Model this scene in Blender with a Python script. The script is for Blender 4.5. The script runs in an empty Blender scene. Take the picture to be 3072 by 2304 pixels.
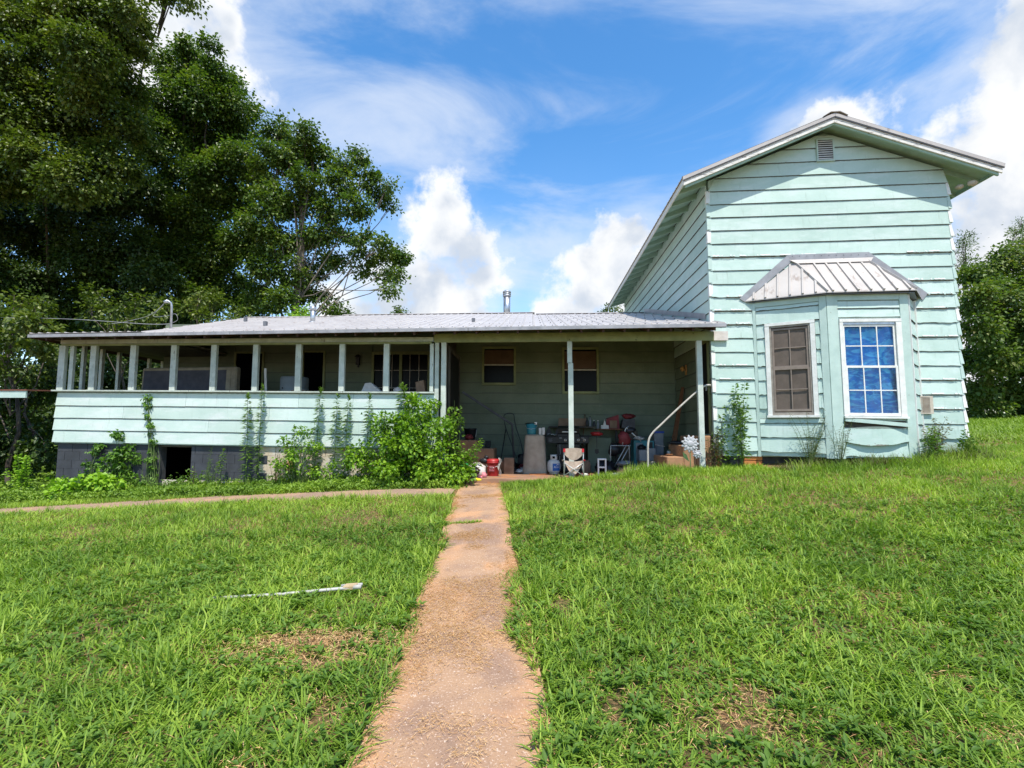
import bpy, math, random
import numpy as np
from mathutils import Vector, Matrix
random.seed(7); RNG = np.random.default_rng(11)
R = math.radians
SC = bpy.context.scene
COL = SC.collection
# ---------------------------------------------------------------- camera, sky, sun, exposure
CZ = 1.6; FPX = 1500.0; PITCH = math.atan(128 / FPX)
cam = bpy.data.cameras.new('camera'); cam.lens = FPX / 3072 * 36; cam.sensor_width = 36; cam.clip_end = 2000; cam.clip_start = .05
co = bpy.data.objects.new('camera', cam); COL.objects.link(co)
co.location = (0, 0, CZ); co.rotation_euler = (math.pi / 2 + PITCH, 0, 0); SC.camera = co
SC.view_settings.view_transform = 'Standard'; SC.view_settings.look = 'None'
SC.view_settings.gamma = 1; SC.view_settings.use_curve_mapping = False
SC.view_settings.exposure = 0.32
SUN_EL = 62.0; SUN_AZ = math.atan2(.269, -.984)          # direction to the sun, angle from +Y towards +X
sd = Vector((math.sin(SUN_AZ) * math.cos(R(SUN_EL)), math.cos(SUN_AZ) * math.cos(R(SUN_EL)), math.sin(R(SUN_EL))))
sl = bpy.data.lights.new('sun', 'SUN'); sl.energy = 5.0; sl.angle = R(.5); sl.color = (1, .955, .87)
so = bpy.data.objects.new('sun', sl); COL.objects.link(so); so.rotation_euler = sd.to_track_quat('Z', 'Y').to_euler(); so.location = sd * 60

def ray(px, py):
    a = (px - 1536) / FPX; b = -(py - 1152) / FPX
    return np.array([a, math.cos(PITCH) - b * math.sin(PITCH), math.sin(PITCH) + b * math.cos(PITCH)])
def at(px, py, y):
    """world point that lies y metres ahead of the camera in the direction of a pixel of the 3072 wide photograph"""
    r = ray(px, py); return np.array([0, 0, CZ]) + r / r[1] * y
unit = lambda v: np.asarray(v, float) / np.linalg.norm(v)

class G:
    """small node graph helper"""
    def __init__(s, nt): s.nt = nt
    def n(s, t, **kw):
        x = s.nt.nodes.new(t)
        for k, v in kw.items():
            if k.startswith('i_'): s.set(x, k[2:].replace('_', ' '), v)
            elif k[0] == 'I': s.set(x, int(k[1:]), v)
            else: setattr(x, k, v)
        return x
    def set(s, x, k, v):
        if isinstance(v, bpy.types.NodeSocket): s.nt.links.new(v, x.inputs[k])
        else: x.inputs[k].default_value = v
    def m(s, op, a, b=0.0, c=0.0, clamp=False):
        x = s.nt.nodes.new('ShaderNodeMath'); x.operation = op; x.use_clamp = clamp
        s.set(x, 0, a); s.set(x, 1, b)
        if op in ('MULTIPLY_ADD', 'SMOOTH_MIN', 'SMOOTH_MAX'): s.set(x, 2, c)
        return x.outputs[0]
    def mr(s, v, a, b, c=0.0, d=1.0, smooth=True):
        x = s.nt.nodes.new('ShaderNodeMapRange'); x.interpolation_type = 'SMOOTHSTEP' if smooth else 'LINEAR'
        for i, q in enumerate((v, a, b, c, d)): s.set(x, i, q)
        return x.outputs[0]
    def mix(s, f, a, b, blend='MIX'):
        x = s.nt.nodes.new('ShaderNodeMix'); x.data_type = 'RGBA'; x.blend_type = blend
        s.set(x, 0, f)
        for i, q in ((6, a), (7, b)):
            if isinstance(q, tuple) and len(q) == 3: q = q + (1,)
            s.set(x, i, q)
        return x.outputs[2]
    def noise(s, vec, scale, detail=4, rough=.55, dist=0.0, col=False):
        x = s.nt.nodes.new('ShaderNodeTexNoise'); s.set(x, 'Vector', vec)
        x.inputs['Scale'].default_value = scale; x.inputs['Detail'].default_value = detail
        x.inputs['Roughness'].default_value = rough; x.inputs['Distortion'].default_value = dist
        return x.outputs['Color' if col else 'Fac']
    def scale(s, vec, sx, sy, sz):
        x = s.nt.nodes.new('ShaderNodeVectorMath'); x.operation = 'MULTIPLY'; s.set(x, 0, vec); x.inputs[1].default_value = (sx, sy, sz); return x.outputs[0]

# world: Nishita sky with cumulus and cirrus
W = bpy.data.worlds.new('World'); SC.world = W; W.use_nodes = True
nt = W.node_tree; nt.nodes.clear(); g = G(nt)
sky = g.n('ShaderNodeTexSky', sky_type='NISHITA', sun_disc=False, sun_elevation=R(SUN_EL), sun_rotation=SUN_AZ % (2 * math.pi), altitude=250, air_density=1.0, dust_density=.35, ozone_density=2.2)
hs = g.n('ShaderNodeHueSaturation', i_Saturation=1.27, i_Value=2.75); g.set(hs, 'Color', sky.outputs[0]); g.set(hs, 'Hue', .497)
tc = g.n('ShaderNodeTexCoord'); D = tc.outputs['Generated']
nb = g.noise(D, 9.0, 10, .60, .0)
ne = g.noise(D, 2.3, 5, .55)
blobs = [  # pixel x, y, radius in the photograph, strength
 (590,40,110),(470,130,180),(670,110,50),(690,60,40),(420,60,160),(540,250,110),
 (1340,610,85),(1320,700,120),(1400,760,130),(1290,860,150),(1450,830,90),(1180,900,150),(1100,970,160),(1420,900,60),(1430,960,90),(1250,1000,200),
 (1840,730,85),(1900,700,75),(1780,790,85),(1870,830,150),(1760,900,110),(1700,960,110),(1960,950,160),
 (2470,370,60),(2400,430,70),(2520,350,40),(2560,400,60),
 (3180,150,150),(3110,340,130),(3070,470,110),(3010,680,130),(3200,500,300),(3090,780,220),(2990,900,230),(3160,60,150)]
M = None
for bx, by, br in blobs:
    c = unit(ray(bx, by)); rr = br / FPX
    v = g.n('ShaderNodeVectorMath', operation='DISTANCE'); g.set(v, 0, D); v.inputs[1].default_value = tuple(c)
    t = g.m('MULTIPLY_ADD', v.outputs['Value'], -1 / rr, 1.0)
    M = t if M is None else g.m('SMOOTH_MAX', M, t, .35)
dsep = g.n('ShaderNodeSeparateXYZ'); g.set(dsep, 0, D)
sx, sy, sz = dsep.outputs
# the same kind of cumulus all round the horizon outside the frame
side = g.m('MULTIPLY_ADD', ne, 5.0, -2.95)
side = g.m('SUBTRACT', side, g.mr(sz, .45, .75, 0, 1.5))
inframe = g.mr(g.m('DIVIDE', sy, g.m('ADD', g.m('ABSOLUTE', sx), .001)), .75, .9)
side = g.m('SUBTRACT', side, g.m('MULTIPLY', inframe, 3.0))
M2 = g.m('MAXIMUM', M, side)
dens = g.mr(g.m('MULTIPLY_ADD', g.m('SUBTRACT', nb, .5), 3.2, M2), -.1, .55)
fray = g.mr(g.m('MULTIPLY_ADD', g.m('SUBTRACT', g.noise(D, 4.2, 10, .6, .2), .5), 3.0, M2), -.6, 1.0, 0, .45)
dens = g.m('MAXIMUM', dens, fray)
# cirrus and haze veils
rot = g.n('ShaderNodeMapping'); g.set(rot, 'Vector', D); rot.inputs['Rotation'].default_value = (R(20), R(-38), R(15)); rot.inputs['Scale'].default_value = (1.0, 1.6, 3.4); rot.inputs['Location'].default_value = (2.3, .6, 1.1)
c1 = g.noise(rot.outputs[0], 1.75, 10, .60, .55)
c2 = g.noise(D, 1.9, 4, .5)
cir = g.m('MULTIPLY', g.mr(c1, .40, .72), g.mr(c2, .32, .62, .12, 1.0))
low = g.mr(sz, .05, .55, .5, 0)
veil = g.m('MAXIMUM', cir, g.m('MULTIPLY', low, g.mr(g.noise(D, 3.1, 6), .35, .65, .45, 1.0)))
sh = g.noise(D, 9.0, 6, .55, .2)
ccol = g.mix(g.mr(sh, .38, .66), (6.0, 6.8, 8.0), (9.9, 10.0, 10.1))
core = g.mr(g.m('MULTIPLY_ADD', g.m('SUBTRACT', g.noise(D, 5.0, 5), .5), 2.0, M2), .15, .9)
ccol = g.mix(g.m('MULTIPLY', core, .9), (10.4, 10.5, 10.6), ccol)
s1 = g.mix(g.m('MULTIPLY', veil, .78), hs.outputs[0], (7.6, 8.5, 10.0))
s2 = g.mix(dens, s1, ccol)
bg = g.n('ShaderNodeBackground', i_Strength=.082); g.set(bg, 'Color', s2)
wo = g.n('ShaderNodeOutputWorld'); nt.links.new(bg.outputs[0], wo.inputs[0])

# ---------------------------------------------------------------- house frame (u along the front, v into the house, w up; u, v skewed and tilted to vanishing points in image pixels)
HX = -unit(ray(-12000, 1110)); HY = unit(ray(1597, 1308)); HZ = np.array([0, 0, 1.])
HO = np.array([4.2615, 10.5, 0.])
def H(u, v, w): return HO + HX * u + HY * v + HZ * w
ROT = math.atan2(HX[1], HX[0])

# ---------------------------------------------------------------- materials
MATS = {}
def new_mat(name):
    m = bpy.data.materials.new(name); m.use_nodes = True; nt = m.node_tree; nt.nodes.clear(); g = G(nt)
    out = g.n('ShaderNodeOutputMaterial'); MATS[name] = m
    return m, g, out
def pos(g): return g.n('ShaderNodeNewGeometry').outputs['Position']
def pm(name, c1, c2=None, scale=3, rough=.7, bump=0., bscale=60, metal=0., spots=None, streak=None, spec=.3, island=0.0, emit=None):
    """procedural surface: two tones by noise, optional wear spots (colour, threshold, scale) and streaks (colour, threshold, sx, sz)"""
    m, g, out = new_mat(name); P = pos(g)
    c2 = c2 or tuple(x * .75 for x in c1)
    col = g.mix(g.mr(g.noise(P, scale, 6, .6), .32, .68), c1, c2)
    if streak:
        v = g.scale(P, streak[2], streak[2], streak[3])
        col = g.mix(g.mr(g.noise(v, 1, 6, .65), streak[1], streak[1] + .1), col, streak[0])
    if spots:
        for sp in (spots if isinstance(spots, list) else [spots]):
            col = g.mix(g.mr(g.noise(P, sp[2], 8, .65), sp[1], sp[1] + .035), col, sp[0])
    if island:
        ri = g.n('ShaderNodeNewGeometry').outputs['Random Per Island']
        col = g.mix(1.0, col, g.mix(ri, (1 - island,) * 3, (1 + island,) * 3), 'MULTIPLY')
    b = g.n('ShaderNodeBsdfPrincipled', i_Roughness=rough, i_Metallic=metal); g.set(b, 'Base Color', col); b.inputs['Specular IOR Level'].default_value = spec
    if bump:
        bn = g.n('ShaderNodeBump', i_Strength=bump, i_Distance=.01); g.set(bn, 'Height', g.noise(P, bscale, 5, .6)); g.set(b, 'Normal', bn.outputs[0])
    g.nt.links.new(b.outputs[0], out.inputs[0]); return m
def board_mat(name, c1, c2, peel, under, dirt=.42):
    """painted lap board; the lower edge (uv v near 0) is where the paint peels"""
    m, g, out = new_mat(name); P = pos(g)
    uv = g.n('ShaderNodeTexCoord').outputs['UV']; sp = g.n('ShaderNodeSeparateXYZ'); g.set(sp, 0, uv); V = sp.outputs[1]
    oi = g.n('ShaderNodeObjectInfo').outputs['Random']
    col = g.mix(g.mr(g.noise(P, 1.6, 6, .6), .3, .7), c1, c2)
    col = g.mix(1.0, col, g.mix(oi, (.90, .91, .90), (1.05, 1.04, 1.05)), 'MULTIPLY')
    col = g.mix(g.m('MULTIPLY', g.mr(g.noise(g.scale(P, 1.2, 1.2, 3.5), 1, 7, .7), .46, .70), .55), col, tuple(min(.66, q * 1.12 + .025) if q > .3 else q * 1.1 for q in (c1[0] * 1.04, c1[1] * .98, c1[2])))
    st = g.noise(g.scale(P, 16, 16, 1.6), 1, 6, .7)
    col = g.mix(g.m('MULTIPLY', g.mr(st, .56, .78), dirt), col, (.21, .25, .2))
    fn = g.noise(P, 38, 4, .7)
    col = g.mix(g.m('MULTIPLY', g.mr(fn, .55, .8), .22), col, (.30, .34, .29))
    n1 = g.noise(g.scale(P, 9, 9, 30), 1, 8, .72)
    patch = g.noise(P, 1.1, 2)
    edge = g.m('MULTIPLY_ADD', V, -2.6, g.m('MULTIPLY', patch, .75))
    pe = g.mr(g.m('ADD', g.m('MULTIPLY', n1, .62), g.m('MULTIPLY', edge, .35)), peel, peel + .02)
    pit = g.mr(g.noise(P, 21, 9, .75), .735, .75)
    col = g.mix(g.m('MAXIMUM', pe, pit), col, g.mix(g.noise(P, 30, 3), under, tuple(x * .45 for x in under)))
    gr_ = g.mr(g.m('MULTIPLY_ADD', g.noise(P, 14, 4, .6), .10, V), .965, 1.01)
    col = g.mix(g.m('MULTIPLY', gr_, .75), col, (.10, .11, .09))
    b = g.n('ShaderNodeBsdfPrincipled', i_Roughness=.62); g.set(b, 'Base Color', col); b.inputs['Specular IOR Level'].default_value = .25
    bn = g.n('ShaderNodeBump', i_Strength=.35, i_Distance=.006)
    g.set(bn, 'Height', g.m('SUBTRACT', g.m('ADD', g.noise(P, 22, 5, .6), g.m('MULTIPLY', g.noise(g.scale(P, 3, 3, 40), 1, 3), .5)), g.m('MULTIPLY', pe, .5)))
    g.set(b, 'Normal', bn.outputs[0])
    g.nt.links.new(b.outputs[0], out.inputs[0]); return m
def leaf_mat(name, cols, trans=.35, rough=.5, patch=.5, spec=.35):
    m, g, out = new_mat(name)
    geo = g.n('ShaderNodeNewGeometry'); ri = geo.outputs['Random Per Island']
    cr = g.n('ShaderNodeValToRGB'); g.set(cr, 'Fac', g.m('ADD', g.m('MULTIPLY', ri, 1 - patch), g.m('MULTIPLY', g.mr(g.noise(geo.outputs['Position'], .7, 3), .3, .7), patch)))
    el = cr.color_ramp.elements
    while len(el) < len(cols): el.new(.5)
    for i, c in enumerate(cols): el[i].position = i / (len(cols) - 1); el[i].color = c + (1,)
    col = cr.outputs[0]
    b = g.n('ShaderNodeBsdfPrincipled', i_Roughness=rough); g.set(b, 'Base Color', col); b.inputs['Specular IOR Level'].default_value = spec
    t = g.n('ShaderNodeBsdfTranslucent'); g.set(t, 'Color', g.mix(1.0, col, (1.15, 1.35, .45), 'MULTIPLY'))
    mx = g.n('ShaderNodeMixShader', I0=trans); g.nt.links.new(b.outputs[0], mx.inputs[1]); g.nt.links.new(t.outputs[0], mx.inputs[2])
    g.nt.links.new(mx.outputs[0], out.inputs[0]); return m

MINT = (.475, .605, .545); MINT2 = (.41, .54, .48)
board_mat('mint_board', MINT, MINT2, .535, (.30, .27, .22))
board_mat('mint_board_left', (.53, .64, .585), (.465, .58, .525), .58, (.33, .33, .29), .5)
board_mat('mint_board_shaded', (.17, .20, .135), (.125, .155, .10), .63, (.08, .07, .05), .5)  # darker copy of the mint boards, porch shade put into the colour
pm('curled_white', (.62, .68, .64), (.50, .57, .53), 20, .8)
pm('raw_edge', (.10, .085, .065), (.05, .045, .035), 12, .9)
pm('mint_trim', (.465, .585, .53), (.39, .505, .455), 4, .65, .3, 60, spots=((.26, .24, .2), .66, 14))
pm('worn_post', (.56, .60, .54), (.44, .49, .43), 5, .75, .5, 40, streak=((.15, .13, .1), .62, 22, 3.5))
pm('worn_mullion', (.50, .54, .48), (.38, .42, .37), 5, .75, .5, 40, streak=((.12, .10, .08), .60, 22, 3.5))
pm('white_peeling', (.72, .70, .66), (.60, .58, .53), 6, .75, .5, 50, streak=((.17, .13, .11), .55, 5, 34))
pm('white_trim', (.74, .74, .70), (.62, .62, .58), 6, .6, .3, 60, spots=((.3, .26, .22), .68, 18))
pm('shaded_olive', (.27, .29, .14), (.19, .21, .10), 3, .7, .3, 50, spots=((.05, .05, .03), .66, 14))  # beam and frames under the porch roof, shade mixed into the olive tone
pm('raw_board', (.66, .62, .58), (.55, .5, .46), 8, .8, .3, 80)
pm('roof_metal', (.46, .425, .395), (.39, .355, .33), 1.4, .45, .08, 14, .0, streak=((.30, .25, .22), .57, 5, 1.0), spots=((.26, .19, .15), .70, 9), spec=.45)
pm('roof_metal_dark', (.17, .17, .18), (.12, .12, .13), 2, .45, .1, 20, .3)
pm('flashing', (.36, .35, .35), (.28, .27, .27), 4, .45, .2, 30, .4)
pm('drip_edge', (.36, .35, .36), (.24, .24, .25), 4, .5, .1, 30, .2)
pm('galvanised', (.52, .54, .56), (.36, .37, .39), 9, .36, .15, 30, .8)
pm('rafter_wood', (.085, .045, .028), (.045, .022, .014), 4, .8, .4, 40)
pm('mint_rafter', (.33, .46, .38), (.26, .38, .31), 4, .7, .2, 40)
pm('deck_wood', (.10, .085, .065), (.06, .05, .04), 4, .85, .3, 30)
pm('soffit_mint', (.36, .50, .42), (.28, .40, .33), 3, .75, .2, 30)
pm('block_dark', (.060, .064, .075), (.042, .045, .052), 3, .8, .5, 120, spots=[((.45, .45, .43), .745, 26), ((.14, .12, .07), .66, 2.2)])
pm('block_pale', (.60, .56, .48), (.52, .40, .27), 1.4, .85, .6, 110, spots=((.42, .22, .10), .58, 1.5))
pm('clay_block', (.56, .21, .065), (.42, .16, .06), 3, .9, .5, 90)
pm('mortar', (.09, .09, .09), (.06, .06, .06), 8, .95, .3, 80)
pm('clay_concrete', (.36, .20, .12), (.26, .15, .095), 1.8, .9, .5, 60, spots=((.42, .19, .08), .56, 3.1))
pm('step_concrete', (.40, .22, .115), (.27, .15, .085), 3.3, .9, .5, 60, spots=((.2, .13, .09), .6, 6))
pm('black', (.012, .012, .012), (.007, .007, .007), 3, .6)
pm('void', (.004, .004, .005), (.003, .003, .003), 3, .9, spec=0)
pm('grill_black', (.018, .018, .02), (.01, .01, .011), 9, .38, .1, 40)
pm('dark_metal', (.05, .05, .055), (.03, .03, .033), 9, .45, .1, 40, .5)
pm('pale_metal', (.55, .55, .53), (.42, .42, .4), 9, .4, .1, 40, .5)
pm('rail_paint', (.50, .46, .40), (.36, .33, .29), 12, .6, .2, 60)
pm('beige_cloth', (.40, .33, .25), (.29, .235, .175), 4, .95, .5, 90)
pm('chair_cloth', (.55, .42, .33), (.42, .31, .24), 12, .95, .5, 140)
pm('chair_red', (.55, .035, .04), (.4, .02, .03), 12, .9, .3, 90)
pm('cardboard', (.23, .15, .095), (.17, .105, .065), 6, .9, .2, 50)
pm('wood_brown', (.17, .075, .03), (.11, .045, .018), 6, .75, .3, 40, streak=((.05, .025, .012), .55, 30, 3))
pm('wood_tan', (.52, .38, .22), (.42, .30, .17), 9, .85, .4, 60, streak=((.25, .17, .1), .58, 6, 60))
pm('red_plastic', (.38, .025, .025), (.30, .018, .02), 5, .4)
pm('dark_red', (.22, .03, .03), (.13, .018, .02), 5, .6)
pm('teal_plastic', (.035, .19, .21), (.028, .15, .165), 5, .45)
pm('blue_plastic', (.02, .06, .35), (.015, .05, .28), 5, .45)
pm('white_plastic', (.62, .62, .60), (.52, .52, .50), 7, .5, .1, 30)
pm('grey_plastic', (.20, .21, .22), (.15, .16, .17), 5, .5)
pm('white_item', (.58, .56, .52), (.46, .44, .40), 7, .7, .1, 30)
pm('heater_grey', (.20, .235, .25), (.16, .19, .2), 3, .5)
pm('bag_white', (.66, .62, .58), (.50, .42, .36), 14, .5, .6, 60)
pm('bag_pink', (.66, .24, .27), (.52, .18, .2), 14, .5, .6, 60)
pm('bag_green', (.03, .30, .08), (.02, .22, .06), 14, .5, .6, 60)
pm('yellow_plastic', (.72, .60, .03), (.6, .48, .02), 14, .5)
pm('label_blue', (.02, .12, .38), (.02, .09, .3), 5, .4)
pm('print_white', (.62, .62, .62), (.58, .58, .58), 5, .5)
pm('tank_white', (.60, .60, .58), (.48, .47, .43), 8, .4, spots=((.32, .2, .12), .66, 22))
pm('flower_white', (.46, .455, .46), (.34, .335, .35), 12, .6, .3, 80)
pm('leaf_paint', (.10, .17, .06), (.06, .11, .04), 12, .6)
pm('vent_beige', (.52, .46, .38), (.42, .36, .29), 12, .7, .2, 60)
pm('vent_rust', (.22, .09, .05), (.15, .06, .03), 12, .8)
pm('pvc', (.50, .48, .44), (.38, .36, .32), 12, .6, spots=((.25, .17, .1), .58, 14))
pm('ornate_amber', (.45, .22, .06), (.3, .14, .04), 12, .35)
pm('concrete_grey', (.42, .36, .30), (.33, .28, .23), 6, .9, .5, 80)
pm('blind_slat', (.17, .10, .062), (.13, .075, .048), 6, .7)
pm('mattress_beige', (.27, .235, .165), (.2, .17, .12), 6, .9, .3, 60)
pm('mattress_grey', (.075, .075, .085), (.055, .055, .065), 6, .95, .3, 60)
pm('bark', (.13, .105, .082), (.075, .06, .048), 5, .95, .8, 30, streak=((.04, .03, .025), .5, 12, 2))
pm('bark_light', (.24, .20, .16), (.14, .12, .095), 5, .95, .6, 30)
pm('stem_green', (.10, .15, .04), (.07, .11, .03), 9, .7)
pm('stem_brown', (.085, .05, .03), (.05, .03, .02), 9, .8)
pm('shed_rust', (.20, .075, .05), (.13, .05, .035), 9, .8)
pm('cable', (.30, .31, .31), (.25, .25, .25), 9, .5)
pm('screen_frame', (.30, .27, .23), (.22, .19, .16), 9, .6, .2, 60)
pm('screen_mesh', (.135, .105, .085), (.105, .082, .066), 5, .75, .3, 8)
pm('muntin_brown', (.25, .20, .165), (.2, .16, .13), 9, .6)
leaf_mat('leaf_tree', [(.032, .066, .014), (.06, .11, .02), (.11, .165, .026), (.19, .225, .035)], .38, .36, .35)
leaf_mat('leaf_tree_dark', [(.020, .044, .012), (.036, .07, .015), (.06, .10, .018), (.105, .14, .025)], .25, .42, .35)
leaf_mat('leaf_tree_olive', [(.035, .062, .012), (.065, .10, .016), (.115, .155, .022), (.20, .22, .035)], .34, .42, .4)
leaf_mat('leaf_right', [(.05, .09, .02), (.085, .14, .028), (.14, .20, .035), (.20, .18, .05)], .34, .5, .5)
leaf_mat('leaf_bush', [(.06, .14, .012), (.12, .24, .018), (.21, .36, .025), (.33, .48, .04)], .35, .42, .3)
leaf_mat('leaf_lime', [(.14, .28, .02), (.24, .42, .03), (.36, .54, .045)], .35, .45, .3)
leaf_mat('leaf_vine', [(.045, .12, .015), (.09, .19, .02), (.16, .29, .035)], .3, .45, .3)
leaf_mat('leaf_weed', [(.06, .13, .018), (.11, .20, .026), (.18, .29, .04)], .3, .5, .4)
leaf_mat('leaf_dry', [(.10, .085, .035), (.14, .13, .05), (.09, .12, .03)], .2, .6, .4)
leaf_mat('grass_blade', [(.085, .165, .026), (.15, .25, .032), (.265, .385, .045), (.42, .52, .08)], .35, .50, .40, .22)
leaf_mat('grass_far', [(.13, .21, .022), (.20, .30, .03), (.27, .37, .04)], .3, .5, .5)
leaf_mat('weed_cover', [(.09, .17, .018), (.17, .28, .028), (.28, .40, .04)], .3, .5, .5)
leaf_mat('straw', [(.50, .28, .12), (.66, .42, .20), (.82, .60, .34)], .1, .7, .3)

# blue tarp behind the bay window glass
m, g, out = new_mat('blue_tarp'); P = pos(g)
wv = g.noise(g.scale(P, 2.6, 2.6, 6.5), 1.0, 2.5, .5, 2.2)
col = g.mix(g.mr(wv, .42, .62), (.008, .25, .75), (.12, .62, 1.0))  # pale bands paint the highlights of the folds into the blue
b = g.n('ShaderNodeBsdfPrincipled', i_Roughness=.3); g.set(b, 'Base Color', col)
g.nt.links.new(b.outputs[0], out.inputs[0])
m, g, out = new_mat('window_glass')
gl = g.n('ShaderNodeBsdfGlossy', i_Roughness=.03, i_Color=(.9, .95, 1, 1)); tr = g.n('ShaderNodeBsdfTransparent', i_Color=(.93, .95, .96, 1))
fr = g.n('ShaderNodeFresnel', i_IOR=1.45); mx = g.n('ShaderNodeMixShader'); g.set(mx, 0, g.m('MULTIPLY', fr.outputs[0], .9))
g.nt.links.new(tr.outputs[0], mx.inputs[1]); g.nt.links.new(gl.outputs[0], mx.inputs[2]); g.nt.links.new(mx.outputs[0], out.inputs[0])
m, g, out = new_mat('dark_glass')
b = g.n('ShaderNodeBsdfPrincipled', i_Roughness=.25, i_Base_Color=(.004, .004, .005, 1)); b.inputs['Specular IOR Level'].default_value = .08; g.nt.links.new(b.outputs[0], out.inputs[0])

# ground: red clay with thatch, and the pinkish concrete of the path
m, g, out = new_mat('ground_soil'); P = pos(g)
n1 = g.noise(P, 2.2, 8, .65); n2 = g.noise(P, 35, 4, .7)
col = g.mix(g.mr(n1, .42, .60), (.12, .115, .04), (.27, .15, .075)); col = g.mix(g.mr(n2, .45, .62), col, (.36, .21, .11)); col = g.mix(g.mr(g.noise(P, 90, 3, .7), .56, .66, 0, .8), col, (.07, .05, .03))
sp = g.n('ShaderNodeSeparateXYZ'); g.set(sp, 0, P)
far = g.mr(sp.outputs[1], 10.5, 15)
col = g.mix(far, col, g.mix(g.mr(g.noise(P, 1.3, 6), .35, .65), (.10, .17, .03), (.16, .21, .05)))
b = g.n('ShaderNodeBsdfPrincipled', i_Roughness=.95); g.set(b, 'Base Color', col); b.inputs['Specular IOR Level'].default_value = .1
bn = g.n('ShaderNodeBump', i_Strength=1.0, i_Distance=.04); g.set(bn, 'Height', g.noise(P, 34, 9, .78)); g.set(b, 'Normal', bn.outputs[0]); g.nt.links.new(b.outputs[0], out.inputs[0])
def path_mat(name, ca, cb, clay, edge=None):
    m, g, out = new_mat(name); P = pos(g)
    col = g.mix(g.mr(g.noise(P, 1.25, 6, .6, .4), .42, .60), ca, cb)
    if edge:
        sp = g.n('ShaderNodeSeparateXYZ'); g.set(sp, 0, P); dx = g.m('ABSOLUTE', g.m('SUBTRACT', sp.outputs[0], g.m('MULTIPLY_ADD', sp.outputs[1], edge[1], edge[0])))
        ed = g.mr(g.m('ADD', dx, g.m('MULTIPLY', g.noise(P, 1.3, 7, .7), .75)), .60, .88); col = g.mix(g.m('MULTIPLY', ed, .85), col, (.50, .27, .14))
    col = g.mix(g.mr(g.noise(P, .9, 5, .62, .5), clay, clay + .14), col, (.50, .27, .135))
    col = g.mix(g.m('MULTIPLY', g.mr(g.noise(P, 2.6, 5, .7), .55, .72), .55), col, (.17, .12, .095))
    sp2 = g.noise(P, 75, 3, .65); col = g.mix(g.mr(sp2, .56, .70), col, (.62, .47, .36)); col = g.mix(g.mr(g.noise(P, 110, 3, .6), .58, .72, 0, .75), col, (.12, .075, .055))
    b = g.n('ShaderNodeBsdfPrincipled', i_Roughness=.9); g.set(b, 'Base Color', col); b.inputs['Specular IOR Level'].default_value = .15
    bn = g.n('ShaderNodeBump', i_Strength=.7, i_Distance=.006); g.set(bn, 'Height', g.noise(P, 90, 4, .7)); g.set(b, 'Normal', bn.outputs[0]); g.nt.links.new(b.outputs[0], out.inputs[0])
path_mat('path_concrete', (.29, .18, .12), (.40, .245, .145), .52, (-.15, -.05))
path_mat('side_concrete', (.28, .185, .13), (.36, .225, .145), .54)

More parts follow.
